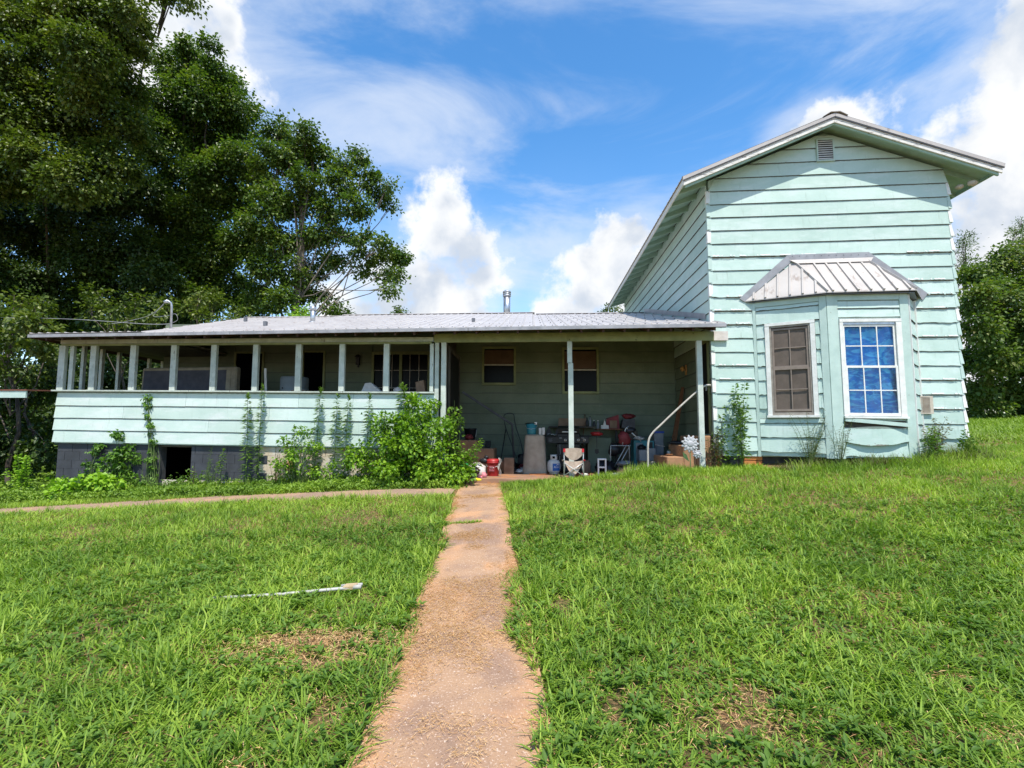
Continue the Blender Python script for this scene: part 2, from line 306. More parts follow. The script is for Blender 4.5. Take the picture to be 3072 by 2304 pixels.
# ---------------------------------------------------------------- mesh helpers
class MB:
    def __init__(s, T=None, local=False): s.v = []; s.f = []; s.uv = []; s.T = T; s.local = local
    def P(s, p): return s.T(*p) if s.T else p
    def quad(s, *pts):
        i = len(s.v); s.v += [tuple(s.P(p)) for p in pts]; s.f.append(tuple(range(i, i + len(pts)))); return s
    def box(s, a, b):
        (x0, y0, z0), (x1, y1, z1) = a, b
        return s.hexa([(x0, y0, z0), (x1, y0, z0), (x1, y1, z0), (x0, y1, z0), (x0, y0, z1), (x1, y0, z1), (x1, y1, z1), (x0, y1, z1)])
    def hexa(s, p):
        i = len(s.v); s.v += [tuple(s.P(q)) for q in p]
        s.f += [tuple(i + k for k in q) for q in ((0, 3, 2, 1), (4, 5, 6, 7), (0, 1, 5, 4), (1, 2, 6, 5), (2, 3, 7, 6), (3, 0, 4, 7))]; return s
    def beam(s, a, b, w, h, up=(0, 0, 1)):
        a = Vector(a); b = Vector(b); d = (b - a).normalized(); sdv = d.cross(Vector(up))
        if sdv.length < 1e-4: sdv = Vector((1, 0, 0))
        sdv.normalize(); u2 = sdv.cross(d).normalized()
        p = [q + sdv * (x * w / 2) + u2 * (z * h / 2) for z in (-1, 1) for q, x in ((a, -1), (a, 1), (b, 1), (b, -1))]
        return s.hexa([tuple(q) for q in p])
    def tube(s, pts, r, n=8, cap=True):
        pts = [Vector(p) for p in pts]; rs = r if isinstance(r, (list, tuple)) else [r] * len(pts)
        base = len(s.v); prev = None
        for k, p in enumerate(pts):
            d = (pts[min(k + 1, len(pts) - 1)] - pts[max(k - 1, 0)]).normalized()
            if prev is None:
                prev = d.cross(Vector((0, 0, 1)) if abs(d.z) < .9 else Vector((1, 0, 0))).normalized()
            prev = (prev - d * prev.dot(d)).normalized(); q = d.cross(prev)
            for j in range(n):
                a = 2 * math.pi * j / n; s.v.append(tuple(s.P(tuple(p + (prev * math.cos(a) + q * math.sin(a)) * rs[k]))))
        for k in range(len(pts) - 1):
            for j in range(n):
                a = base + k * n + j; b = base + k * n + (j + 1) % n; s.f.append((a, b, b + n, a + n))
        if cap: s.f.append(tuple(base + j for j in range(n))[::-1]); s.f.append(tuple(base + (len(pts) - 1) * n + j for j in range(n)))
        return s
    def lathe(s, prof, n=20, c=(0, 0)):
        base = len(s.v)
        for r, z in prof:
            for j in range(n):
                a = 2 * math.pi * j / n; s.v.append(tuple(s.P((c[0] + r * math.cos(a), c[1] + r * math.sin(a), z))))
        for k in range(len(prof) - 1):
            for j in range(n):
                a = base + k * n + j; b = base + k * n + (j + 1) % n; s.f.append((a, b, b + n, a + n))
        if prof[0][0] > 1e-4: s.f.append(tuple(base + j for j in range(n))[::-1])
        if prof[-1][0] > 1e-4: s.f.append(tuple(base + (len(prof) - 1) * n + j for j in range(n)))
        return s
    def prism(s, poly, d):
        """flat polygon (list of 3d points) thickened by vector d"""
        n = len(poly); i = len(s.v); s.v += [tuple(s.P(p)) for p in poly] + [tuple(s.P(tuple(np.add(p, d)))) for p in poly]
        s.f += [tuple(range(i, i + n))[::-1], tuple(range(i + n, i + 2 * n))] + [(i + k, i + (k + 1) % n, i + n + (k + 1) % n, i + n + k) for k in range(n)]; return s
    def grid(s, fn, nu, nv, thick=None):
        i = len(s.v)
        for a in range(nu + 1):
            for b in range(nv + 1): s.v.append(tuple(s.P(fn(a / nu, b / nv))))
        for a in range(nu):
            for b in range(nv):
                q = i + a * (nv + 1) + b; s.f.append((q, q + nv + 1, q + nv + 2, q + 1))
        return s
    def ball(s, c, r, n=10, jitter=0., rnd=None):
        c = Vector(c); r = r if isinstance(r, (tuple, list)) else (r, r, r); i = len(s.v); m = n // 2
        for a in range(m + 1):
            th = math.pi * a / m
            for b in range(n):
                ph = 2 * math.pi * b / n; k = 1 + (random.uniform(-jitter, jitter) if 0 < a < m else 0)
                s.v.append(tuple(s.P((c.x + r[0] * k * math.sin(th) * math.cos(ph), c.y + r[1] * k * math.sin(th) * math.sin(ph), c.z + r[2] * k * math.cos(th)))))
        for a in range(m):
            for b in range(n): s.f.append((i + a * n + b, i + (a + 1) * n + b, i + (a + 1) * n + (b + 1) % n, i + a * n + (b + 1) % n))
        return s
def wpos(o):
    p = Vector((0, 0, 0)); 
    while o: p += Vector(o.location); o = o.parent
    return p
def link(name, mesh, mat=None, parent=None, label=None, kind=None):
    if mat and not mesh.materials: mesh.materials.append(MATS[mat])
    o = bpy.data.objects.new(name, mesh); COL.objects.link(o)
    if parent: o.parent = parent
    if label: o['label'] = label
    if kind: o['kind'] = kind
    return o
def build(name, mb, mat, parent=None, smooth=False, label=None, kind=None, bevel=0):
    """mb in world coordinates when mb.T is H, else in the parent's own frame"""
    me = bpy.data.meshes.new(name); v = np.array(mb.v, float)
    if mb.T is not None and parent is not None and not mb.local: v = v - np.array(wpos(parent))
    me.from_pydata(v.tolist(), [], mb.f); me.update()
    if mb.uv:
        l = me.uv_layers.new(name='UVMap'); l.data.foreach_set('uv', np.array([mb.uv[k.vertex_index] for k in me.loops], float).ravel())
    if smooth: me.polygons.foreach_set('use_smooth', [True] * len(me.polygons))
    o = link(name, me, mat, parent, label, kind)
    if bevel:
        b = o.modifiers.new('bevel', 'BEVEL'); b.width = bevel; b.segments = 1; b.limit_method = 'ANGLE'
    return o
def thing(name, label, cat, loc, rz=0., group=None):
    o = bpy.data.objects.new(name, None); COL.objects.link(o); o.location = tuple(loc); o.rotation_euler = (0, 0, rz); o.empty_display_size = .2
    o['label'] = label; o['category'] = cat
    if group: o['group'] = group
    return o
def tag(o, label, cat, group=None):
    o['label'] = label; o['category'] = cat
    if group: o['group'] = group
    return o
def npmesh(name, V, F, mat=None):
    """fast mesh: V (n,3); F (m,3) or (m,4)"""
    me = bpy.data.meshes.new(name); V = np.ascontiguousarray(V, np.float32); F = np.ascontiguousarray(F, np.int32); k = F.shape[1]
    me.vertices.add(len(V)); me.vertices.foreach_set('co', V.ravel())
    me.loops.add(F.size); me.loops.foreach_set('vertex_index', F.ravel())
    me.polygons.add(len(F)); me.polygons.foreach_set('loop_start', np.arange(len(F), dtype=np.int32) * k)
    me.polygons.foreach_set('loop_total', np.full(len(F), k, np.int32)) if False else None
    me.update(calc_edges=True); me.validate()
    if mat: me.materials.append(MATS[mat])
    return me

# ---------------------------------------------------------------- terrain height
CP = np.array([(0,0,0),(0,2.4,0),(-4,2,-.03),(4,2,.06),(0,4.5,.15),(0,6.5,.28),(-.6,9.5,.36),(-.6,10.6,.39),(-4,6,.06),(4,6,.36),(3,9,.62),(4.5,10.2,.76),(9,9.7,1.02),(12,14,1.35),
 (22,22,2.0),(28,28,2.35),(26,10,1.8),(-5.5,10.4,.20),(-10,10.8,-.02),(-10,7,-.06),(-12.5,12,-.18),(-18,12,-.35),(-24,18,-.5),(-20,4,-.3),(-6,2.5,-.05),(12,5,.7),(0,22,.9),(-12,24,.1),(-25,30,-.1),(2,11,.62),(20,3,1.0),(-1.7,10.3,.38),(3.7,10.3,.72)])
def _phi(d): return np.sqrt(d * d + 1.5)
_n = len(CP); _A = np.zeros((_n + 3, _n + 3)); _A[:_n, :_n] = _phi(np.hypot(CP[:, None, 0] - CP[None, :, 0], CP[:, None, 1] - CP[None, :, 1])) + np.eye(_n) * -.02
_A[:_n, _n] = 1; _A[:_n, _n + 1:] = CP[:, :2]; _A[_n:, :_n] = _A[:_n, _n:].T
_w = np.linalg.solve(_A, np.r_[CP[:, 2], 0, 0, 0])
def GH(x, y):
    x = np.clip(np.asarray(x, float), -26, 28); y = np.clip(np.asarray(y, float), -6, 30); sh = x.shape; x = x.ravel(); y = y.ravel(); out = np.zeros(len(x))
    for k in range(0, len(x), 20000):
        d = np.hypot(x[k:k+20000, None] - CP[None, :, 0], y[k:k+20000, None] - CP[None, :, 1])
        out[k:k+20000] = _phi(d) @ _w[:_n] + _w[_n] + _w[_n + 1] * x[k:k+20000] + _w[_n + 2] * y[k:k+20000]
    return out.reshape(sh)
gh = lambda x, y: float(GH(np.array([x]), np.array([y]))[0])
def Hg(u, v, dz=0.):
    p = H(u, v, 0); return np.array([p[0], p[1], gh(p[0], p[1]) + dz])
xs = np.concatenate([[-400, -150, -80, -50], np.linspace(-32, 32, 200), [50, 80, 150, 400]]); ys = np.concatenate([[-60, -20], np.linspace(-5, 33, 130), [45, 70, 120, 300, 900]])
gx, gy = np.meshgrid(xs, ys, indexing='ij')
gz = GH(gx, gy) + .012 * np.sin(gx * 3.1 + np.sin(gy * 2.3)) * np.cos(gy * 2.7 + 1.3)
# the lawn is cut down under the path sheets and the porch slab
PLX = lambda y: np.interp(y, [0, 2.5, 4, 10.7], [-.68, -.76, -.80, -1.10]); PRX = lambda y: np.interp(y, [0, 2.5, 4, 10.7], [.32, .235, .12, -.24])
SPC = lambda x: np.interp(x, [-16, -9.7, -5.7, -1], [9.75, 9.75, 9.98, 9.62])
def on_path(x, y, m=0.): return (x > PLX(y) - m) & (x < PRX(y) + m) & (y < 10.75)
def on_side(x, y, m=0.): return (np.abs(y - SPC(x)) < .37 + m) & (x < -.9)
def huv(x, y):
    M2_ = np.array([[HX[0], HY[0]], [HX[1], HY[1]]]); q = np.linalg.inv(M2_) @ np.array([np.ravel(x) - HO[0], np.ravel(y) - HO[1]])
    return q[0].reshape(np.shape(x)), q[1].reshape(np.shape(x))
def in_house(x, y, m=0.):
    u, v = huv(x, y); a = (u > -15.4 - m) & (u < 4.8 + m) & (v > 0 - m) & (v < 10)
    return a | ((u > -6.1 - m) & (u < .02 + m) & (v > -.36 - m) & (v < 10)) | ((u > .85) & (u < 3.95) & (v > -.5) & (v < .1))
gz = gz - .05 * (on_path(gx, gy) | on_side(gx, gy)); _ug, _vg = huv(gx, gy); gz = np.where((_ug > -5.98) & (_ug < -.0) & (_vg > -.30) & (_vg < 9.9), np.minimum(gz, .30), gz)
nx, ny = gx.shape; idx = np.arange(nx * ny).reshape(nx, ny)
F = np.stack([idx[:-1, :-1], idx[1:, :-1], idx[1:, 1:], idx[:-1, 1:]], -1).reshape(-1, 4)
me = npmesh('ground', np.stack([gx, gy, gz], -1).reshape(-1, 3), F, 'ground_soil'); me.polygons.foreach_set('use_smooth', [True] * len(F))
link('ground', me, kind='structure')
def strip(name, rows, mat, thick=.09):
    """rows: (left xy, right xy); a concrete sheet laid just above the lawn"""
    n = 6; V = []; F = []
    for (a, b) in rows:
        for k in range(n + 1):
            x = a[0] + (b[0] - a[0]) * k / n; y = a[1] + (b[1] - a[1]) * k / n
            V.append((x, y, gh(x, y) + .008 + .004 * math.sin(7 * x + 3 * y)))
        V.append((a[0], a[1], gh(*a) - thick)); V.append((b[0], b[1], gh(*b) - thick))
    m_ = n + 3
    for r in range(len(rows) - 1):
        o = r * m_
        for k in range(n): F.append((o + k, o + k + 1, o + m_ + k + 1, o + m_ + k))
        F.append((o + n + 1, o, o + m_, o + m_ + n + 1)); F.append((o + n, o + n + 2, o + m_ + n + 2, o + m_ + n))
    me = bpy.data.meshes.new(name); me.from_pydata(V, [], F); return link(name, me, mat, kind='structure')
yy = np.linspace(-1.5, 10.74, 60)
strip('path', [((float(PLX(y)) + .012 * math.sin(y * 2.1), y), (float(PRX(y)) + .015 * math.sin(y * 1.7 + 1), y)) for y in yy], 'path_concrete')
xx = np.linspace(-22, -1.12, 60)
strip('side_path', [((x, float(SPC(x)) - .46), (x, float(SPC(x)) + .46)) for x in xx], 'side_concrete')

# ---------------------------------------------------------------- the house
house = thing('house', 'mint green lap-sided house with a tall gabled wing and a long low screened porch', 'house', H(0, 0, 0))
GP = lambda a, d, w: H(a, -d, w)                 # gable wall: a along u, d outwards
SP = lambda a, d, w: H(-d, a, w)                 # side wall above and inside the porch
BP = lambda a, d, w: H(a, 2.8 - d, w)            # back wall of the porch
LP_ = lambda a, d, w: H(a, -.05 - d, w)          # breast-high wall of the screened porch
def board(P, b0, b1, t0, t1, w0, w1, mat, parent, wob=0.0, out=.028, name='siding_board', seg=8):
    if wob >= .004: seg = max(seg, int((b1 - b0) * 14))
    mb = MB(P); V = []; UV = []; cs = ((0.027 + out - .028, 0), (.006, 1), (.0, 1), (.004, 0))
    ph = random.uniform(0, 9); slump = random.uniform(-.004, .004)
    for k in range(seg + 1):
        f = k / seg; jb = (random.uniform(-wob, wob) + wob * .8 * math.sin(ph + 9 * f)) if wob else 0
        for (d, top) in cs:
            a = (t0 + (t1 - t0) * f) if top else (b0 + (b1 - b0) * f)
            w = w1 + .012 if top else w0 + jb * (1 if d > .01 else .3) + slump * f
            dd = d + (abs(jb) * .9 if (not top and d > .01) else 0)
            V.append((a, dd, w)); UV.append((a, (w - w0) / max(.01, w1 - w0)))
    mb.v = [tuple(P(*p)) for p in V]; mb.uv = UV
    for k in range(seg):
        o = 4 * k
        for i in range(4): mb.f.append((o + i, o + (i + 1) % 4, o + 4 + (i + 1) % 4, o + 4 + i))
    mb.f.append((0, 3, 2, 1)); o = 4 * seg; mb.f.append((o, o + 1, o + 2, o + 3))
    o_ = build(name, mb, mat, parent); o_.data.materials.append(MATS['raw_edge']); fi = [4 * k + 3 for k in range(seg)]
    for k in fi: o_.data.polygons[k].material_index = 1
    return o_
def hbox(name, a, b, mat, parent=house, T=H, **k): return build(name, MB(T).box(a, b), mat, parent, **k)

# --- gabled wing
PK_U, PK_W, EV_W, OVL, OVR, OVF = 2.44, 8.06, 6.83, -.62, 5.50, -.40
def roof_w(u): return PK_W - (PK_W - EV_W) * ((PK_U - u) / (PK_U - OVL) if u < PK_U else (u - PK_U) / (OVR - PK_U))
def wall_top_u(w):                                # gable clip at height w
    f = (PK_W - .16 - w) / (PK_W - EV_W); return PK_U - f * (PK_U - OVL), PK_U + f * (OVR - PK_U)
gw = build('gable_wall', MB(H).prism([(0.03, .004, 1.0), (4.75, .004, 1.0), (4.75, .004, 6.95), (PK_U, .004, 7.9), (.03, .004, 6.95)], (0, .12, 0)), 'mint_trim', house)
BAY0, BAY1 = .84, 3.98
w = 1.123; k = 0
while w < 7.9:
    w1 = min(w + .293, 7.92); a0, a1 = 0.0, 4.78
    lb, rb = wall_top_u(w); lt, rt = wall_top_u(w1)
    b0, b1, t0, t1 = max(a0, lb), min(a1, rb), max(a0, lt), min(a1, rt)
    wob = {0: .009, 3: .004, 9: .005, 10: .007, 11: .009, 12: .004, 14: .006}.get(k, .002)
    if b1 - b0 > .1 and t1 > t0:
        if w < 4.2:
            board(GP, b0, BAY0 - .01, t0, BAY0 - .01, w, w1, 'mint_board', gw, wob)
            r0 = {0: 1.46}.get(k, 0)
            if not k: board(GP, BAY1 + .01, b1, BAY1 + .01, t1, 1.42, w1, 'mint_board', gw, wob, seg=5)
            else: board(GP, BAY1 + .01, b1, BAY1 + .01, t1, w, w1, 'mint_board', gw, wob + .002, seg=6)
        else:
            board(GP, b0, b1, t0, t1, w, w1, 'mint_board', gw, wob, seg=16)
    w += .293; k += 1
for c, s_ in ((0.0, -1), (4.78, 1)):
    w = 1.15 if s_ < 0 else 1.45
    while w < 6.6:
        lean = random.uniform(.016, .034)
        mb = MB(H); e = c + s_ * .012; mb.hexa([(e - .035, -.036, w), (e + .035, -.036, w), (e + .035, .05, w), (e - .035, .05, w)] + [(e - .035 - s_ * lean * .2, -.012, w + .285), (e + .035 - s_ * lean, -.012, w + .285), (e + .035 - s_ * lean, .05, w + .285), (e - .035 - s_ * lean * .2, .05, w + .285)])
        build('corner_cap', mb, 'mint_trim' if random.random() < .5 else 'white_trim', gw); w += .293
def ragged(u0, u1, w, h, P=GP):
    mb = MB(P); n = int((u1 - u0) / .022); hs_ = [h * random.uniform(.15, 1) * (.4 + .6 * abs(math.sin(k * .37 + w * 9))) for k in range(n + 1)]
    for k in range(n + 1): u = u0 + (u1 - u0) * k / n; mb.v += [tuple(P(u, .036, w + .004)), tuple(P(u + random.uniform(-.008, .008), .0375, w - hs_[k]))]
    mb.f = [(2 * k, 2 * k + 1, 2 * k + 3, 2 * k + 2) for k in range(n)]; build('frayed_edge', mb, 'raw_edge', gw)
    mb = MB(P)
    for k in range(n + 1): u = u0 + (u1 - u0) * k / n; q = h * random.uniform(.0, .8); mb.v += [tuple(P(u, .040, w + .006 + q * .4)), tuple(P(u + random.uniform(-.008, .008), .030, w + .03 + q))]
    mb.f = [(2 * k, 2 * k + 1, 2 * k + 3, 2 * k + 2) for k in range(n) if math.sin(k * .31 + w * 5) + .6 * math.sin(k * 1.7) > -.1]; build('curled_paint', mb, 'curled_white', gw, kind='stuff')
LN = lambda k: 1.123 + .293 * k
for (u0, u1, k, h) in [(.05, .5, 14, .03), (.6, 2.6, 14, .014), (3.9, 4.75, 14, .02), (3.3, 4.2, 12, .035), (4.2, 4.75, 12, .02), (.3, .82, 11, .018), (4.0, 4.7, 11, .022), (.05, .8, 10, .025), (3.99, 4.6, 10, .016), (.05, .8, 9, .03), (4.0, 4.75, 8, .014), (.1, .8, 5, .014), (3.99, 4.7, 5, .02), (4.1, 4.7, 4, .014), (3.99, 4.7, 3, .022), (.1, .8, 6, .012)]: ragged(u0, u1, LN(k), h)
# right wall and rear of the wing, plain backing with boards on the west side
sw = build('side_wall', MB(H).box((.004, .13, .9), (.12, 9.83, 7.0)), 'mint_trim', house)
hbox('side_wall', (4.66, .13, 1.1), (4.775, 9.83, 6.95), 'mint_trim'); hbox('rear_wall', (.125, 9.7, .9), (4.655, 9.83, 6.9), 'mint_trim')
w = 1.123; k = 0
while w < 7.0:
    w1 = min(w + .293, 6.98)
    if w < 3.3:
        segs = [(.06, .2), (.86, 2.76)] if w > 1.2 else [(.06, 2.76)]
        mt = 'mint_board_shaded'
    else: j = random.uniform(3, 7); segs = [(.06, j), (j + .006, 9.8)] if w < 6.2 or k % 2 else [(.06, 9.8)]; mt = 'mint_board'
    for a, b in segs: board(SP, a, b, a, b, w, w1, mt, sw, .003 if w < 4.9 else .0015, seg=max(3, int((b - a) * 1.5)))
    w += .293; k += 1
# foundation under the wing
hbox('foundation', (.16, .16, .55), (4.6, .4, 1.05), 'mortar')
fd = house
for i, (u, wd, mt) in enumerate([(.02, .07, 'clay_block'), (.28, .16, 'mortar'), (.56, .36, 'clay_block'), (4.3, .38, 'block_pale')]):
    for j in range(3): hbox('foundation_block', (u, .03 + .01 * (j % 2), .52 + .2 * j), (u + wd, .15, .71 + .2 * j), mt, bevel=.008)
hbox('foundation_block', (4.42, .02, 1.13), (4.76, .14, 1.41), 'block_pale', bevel=.008)
hbox('foundation_block', (4.02, .02, .95), (4.40, .14, 1.3), 'block_pale', bevel=.008)
# roof of the wing
gr = build('gable_roof', MB(H).prism([(OVL + .03, OVF + .03, EV_W - .02), (PK_U, OVF + .03, PK_W - .03), (OVR - .03, OVF + .03, EV_W - .02), (OVR - .03, OVF + .03, EV_W - .05), (PK_U, OVF + .03, PK_W - .06), (OVL + .03, OVF + .03, EV_W - .05)], (0, 10.6, 0)), 'soffit_mint', house)
def rib_panel(P, a0, a1, b0, b1, nr, mat, parent, name='roof_panel', h=.022, lip=.0):
    """P(a,b,h): a across the ribs, b up the slope, h off the sheet"""
    mb = MB(P); prof = []; st = (a1 - a0) / nr
    for k in range(nr):
        c = a0 + k * st
        prof += [(c, h), (c + .018, h), (c + .034, 0), (c + st * .5, 0), (c + st * .5 + .01, .004), (c + st * .5 + .02, 0), (c + st - .018, 0)]
    prof.append((a1, h)); n = len(prof)
    V = [(a, b, hh) for b in (b0, b1) for a, hh in prof]; mb.v = [tuple(P(*p)) for p in V]
    mb.f = [(i, i + 1, n + i + 1, n + i) for i in range(n - 1)]
    i0 = len(mb.v); mb.v += [tuple(P(a, b0, -.004)) for a, hh in prof]; mb.f += [(i0 + i, i0 + i + 1, i + 1, i) for i in range(n - 1)]
    return build(name, mb, mat, parent)
for sgn in (-1, 1):
    eu = OVL if sgn < 0 else OVR; run = abs(PK_U - eu); 
    def PR(a, b, h, sgn=sgn, eu=eu): return H(eu + (PK_U - eu) * b - 0, a, EV_W + .012 + (PK_W - EV_W) * b + h)
    a = OVF - .02
    while a < 10.2: rib_panel(PR, a, a + .92, -.012, 1.0, 4, 'roof_metal', gr); a += .92
mb = MB(H)
hh = .05
build('ridge_cap', MB(H).prism([(PK_U - .24, OVF - .05, PK_W - .055), (PK_U - .09, OVF - .05, PK_W + .045), (PK_U + .09, OVF - .05, PK_W + .045), (PK_U + .24, OVF - .05, PK_W - .055), (PK_U + .09, OVF - .05, PK_W + .03), (PK_U - .09, OVF - .05, PK_W + .03)], (0, 10.7, 0)), 'roof_metal', gr)
for sgn in (-1, 1):
    eu = OVL if sgn < 0 else OVR
    a = (eu, EV_W); b = (PK_U, PK_W)
    def seg(v0, v1, lo, hi, e=0.): return [(eu - e * -sgn * -1, v0, EV_W + lo), (PK_U, v0, PK_W + lo), (PK_U, v0, PK_W + hi), (eu, v0, EV_W + hi)]
    build('rake_board', MB(H).prism([(eu, OVF, EV_W - .165), (PK_U + sgn * .002, OVF, PK_W - .165 - .0), (PK_U + sgn * .002, OVF, PK_W - .055), (eu, OVF, EV_W - .055)], (0, .028, 0)), 'white_peeling', gr, label='white rake board with flaking paint')
    build('rake_trim', MB(H).prism([(eu + sgn * .02, OVF - .022, EV_W - .075), (PK_U + sgn * .002, OVF - .022, PK_W - .07), (PK_U + sgn * .002, OVF - .022, PK_W - .052), (eu + sgn * .02, OVF - .022, EV_W - .057)], (0, .02, 0)), 'roof_metal_dark', gr)
    build('rake_trim', MB(H).prism([(eu + sgn * .022, OVF - .03, EV_W - .057), (PK_U + sgn * .002, OVF - .03, PK_W - .05), (PK_U + sgn * .002, OVF - .03, PK_W + .018), (eu + sgn * .022, OVF - .03, EV_W + .018)], (0, .03, 0)), 'roof_metal', gr)
    build('barge_rafter', MB(H).prism([(eu + -sgn * .05, OVF + .03, EV_W - .20 + .0), (PK_U, OVF + .03, PK_W - .20), (PK_U, OVF + .03, PK_W - .08), (eu + -sgn * .05, OVF + .03, EV_W - .07)], (0, .04, 0)), 'mint_rafter', gr)
    hbox('eave_board', (eu - .001 if sgn < 0 else eu - .03, OVF + .03, EV_W - .115), (eu + .03 if sgn < 0 else eu + .001, 10.2, EV_W + .002), 'white_trim' if sgn < 0 else 'mint_rafter', gr)
v = -.0
sl_ = (PK_W - EV_W) / (PK_U - OVL)
for i in range(17):
    for sgn in (-1, 1):
        if sgn > 0 and i > 4: continue
        eu, wu = (OVL + .03, 0.0) if sgn < 0 else (OVR - .03, 4.78)
        vv = .06 + .61 * i
        m1 = EV_W - .05 + .01; m2 = m1 + abs(wu - eu) * sl_
        mb = MB(H).hexa([(eu, vv, m1 - .09), (wu, vv, m2 - .15), (wu, vv + .045, m2 - .15), (eu, vv + .045, m1 - .09), (eu, vv, m1 - .004), (wu, vv, m2 - .004), (wu, vv + .045, m2 - .004), (eu, vv + .045, m1 - .004)])
        build('rafter_tail', mb, 'mint_rafter', gr)
for i in range(16):                               # frieze blocks between the rafters
    vv = .06 + .61 * i + .05
    hbox('frieze_block', (-.012, vv, 6.80), (.003, vv + .55, 6.99), 'mint_rafter', gr)
mb = MB(H).ball((5.18, -.1, 6.62), (.10, .07, .06), 8, .15).ball((5.02, .0, 6.60), (.08, .06, .05), 8, .15)
build('torn_soffit', mb, 'vent_beige', gr, True)
# gable vent
gv = build('gable_vent', MB(H).box((2.255, -.05, 7.26), (2.285, .0, 7.76)).box((2.585, -.05, 7.26), (2.615, .0, 7.76)).box((2.285, -.05, 7.73), (2.585, .0, 7.76)).box((2.285, -.05, 7.26), (2.585, .0, 7.29)), 'mint_trim', house)
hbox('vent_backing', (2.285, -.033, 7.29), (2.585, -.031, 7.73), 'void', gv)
for i in range(9):
    z = 7.30 + i * .048; build('louvre', MB(H).hexa([(2.286, -.047, z), (2.584, -.047, z), (2.584, -.034, z + .026), (2.286, -.034, z + .026), (2.286, -.047, z + .010), (2.584, -.047, z + .010), (2.584, -.034, z + .034), (2.286, -.034, z + .034)]), 'white_item', gv)

# --- bay window on the gable wall
bay = build('bay', MB(H).prism([(.86, -.005, 1.02), (1.995, -.53, 1.02), (3.46, -.53, 1.02), (3.96, -.005, 1.02)], (0, 0, .04)).prism([(.86, -.005, 4.16), (1.995, -.53, 4.16), (3.46, -.53, 4.16), (3.96, -.005, 4.16)], (0, 0, .06)), 'mint_trim', house)
B = [(.84, 0), (1.985, -.55), (3.47, -.55), (3.98, 0)]
def face(i):
    (u0, v0), (u1, v1) = B[i], B[i + 1]; L = math.hypot(u1 - u0, v1 - v0); nu, nv = (v1 - v0) / L, -(u1 - u0) / L
    return L, lambda a, d, w: H(u0 + (u1 - u0) * a / L + nu * d, v0 + (v1 - v0) * a / L + nv * d, w)
def sash(P, a0, a1, w0, w1, nc, nr, d, fr, mt, parent, pane=None, bar=.016):
    s_ = build('sash', MB(P).box((a0, d - .02, w0), (a0 + fr, d, w1)).box((a1 - fr, d - .02, w0), (a1, d, w1)).box((a0 + fr, d - .02, w1 - fr), (a1 - fr, d, w1)).box((a0 + fr, d - .02, w0), (a1 - fr, d, w0 + fr * 1.3)), mt, parent)
    A0, A1, W0, W1 = a0 + fr, a1 - fr, w0 + fr * 1.3, w1 - fr
    for c in range(1, nc):
        x = A0 + (A1 - A0) * c / nc; build('muntin', MB(P).box((x - bar / 2, d - .016, W0), (x + bar / 2, d - .002, W1)), mt, parent)
    for r in range(1, nr):
        z = W0 + (W1 - W0) * r / nr
        for c in range(nc):
            x0 = A0 + (A1 - A0) * c / nc + bar / 2; x1 = A0 + (A1 - A0) * (c + 1) / nc - bar / 2
            build('muntin', MB(P).box((x0, d - .016, z - bar / 2), (x1, d - .002, z + bar / 2)), mt, parent)
    if pane:
        for c in range(nc):
            for r in range(nr):
                x0 = A0 + (A1 - A0) * c / nc; x1 = A0 + (A1 - A0) * (c + 1) / nc; z0 = W0 + (W1 - W0) * r / nr; z1 = W0 + (W1 - W0) * (r + 1) / nr
                build('pane', MB(P).quad((x0, d - .011, z0), (x1, d - .011, z0), (x1, d - .011, z1), (x0, d - .011, z1)), pane, parent)
# left slanted face
L0, P0 = face(0); L1, P1 = face(1); L2, P2 = face(2)
wa0, wa1, ww0, ww1 = .25, 1.02, 1.84, 3.68
build('bay_sheathing', MB(P0).box((.02, -.03, 1.02), (wa0, 0, 4.2)).box((wa1, -.03, 1.02), (L0 - .02, 0, 4.2)).box((wa0, -.03, 1.02), (wa1, 0, ww0)).box((wa0, -.03, ww1), (wa1, 0, 4.2)), 'mint_trim', bay)
w = 1.10; k = 0
while w < 4.1:
    w1 = min(w + .293, 4.1); mt = 'mint_board'
    if w1 > ww0 - .03 and w < ww1 + .03:
        if w < ww0 - .1: board(P0, .05, L0 - .12, .05, L0 - .12, w, ww0 - .07, mt, bay, .004, seg=6)
        elif w > ww1 - .1: board(P0, .05, L0 - .12, .05, L0 - .12, max(w, ww1 + .07), w1, mt, bay, .004, seg=6)
        else:
            board(P0, .05, wa0 - .055, .05, wa0 - .055, w, w1, mt, bay, .006, seg=3); board(P0, wa1 + .055, L0 - .12, wa1 + .055, L0 - .12, w, w1, mt, bay, .009, seg=3)
    else: board(P0, .05, L0 - .12, .05, L0 - .12, w, w1, mt, bay, .006 if k > 2 else .010, seg=8)
    w += .293; k += 1
build('bay_trim', MB(P0).box((-.01, .0, 1.0), (.045, .038, 4.2)), 'mint_trim', bay); build('bay_trim', MB(P0).box((L0 - .115, 0, 1.0), (L0 + .004, .034, 4.2)), 'mint_trim', bay)
build('bay_frieze', MB(P0).box((.046, 0, 4.105), (L0 - .118, .03, 4.22)), 'mint_trim', bay)
lw = build('left_window', MB(P0).box((wa0 - .05, 0, ww0 - .0), (wa0 + .03, .045, ww1)).box((wa1 - .03, 0, ww0), (wa1 + .05, .045, ww1)).box((wa0 - .05, 0, ww1), (wa1 + .05, .05, ww1 + .06)).box((wa0 - .07, 0, ww0 - .045), (wa1 + .06, .075, ww0)), 'white_trim', house, label='window behind a brown insect screen')
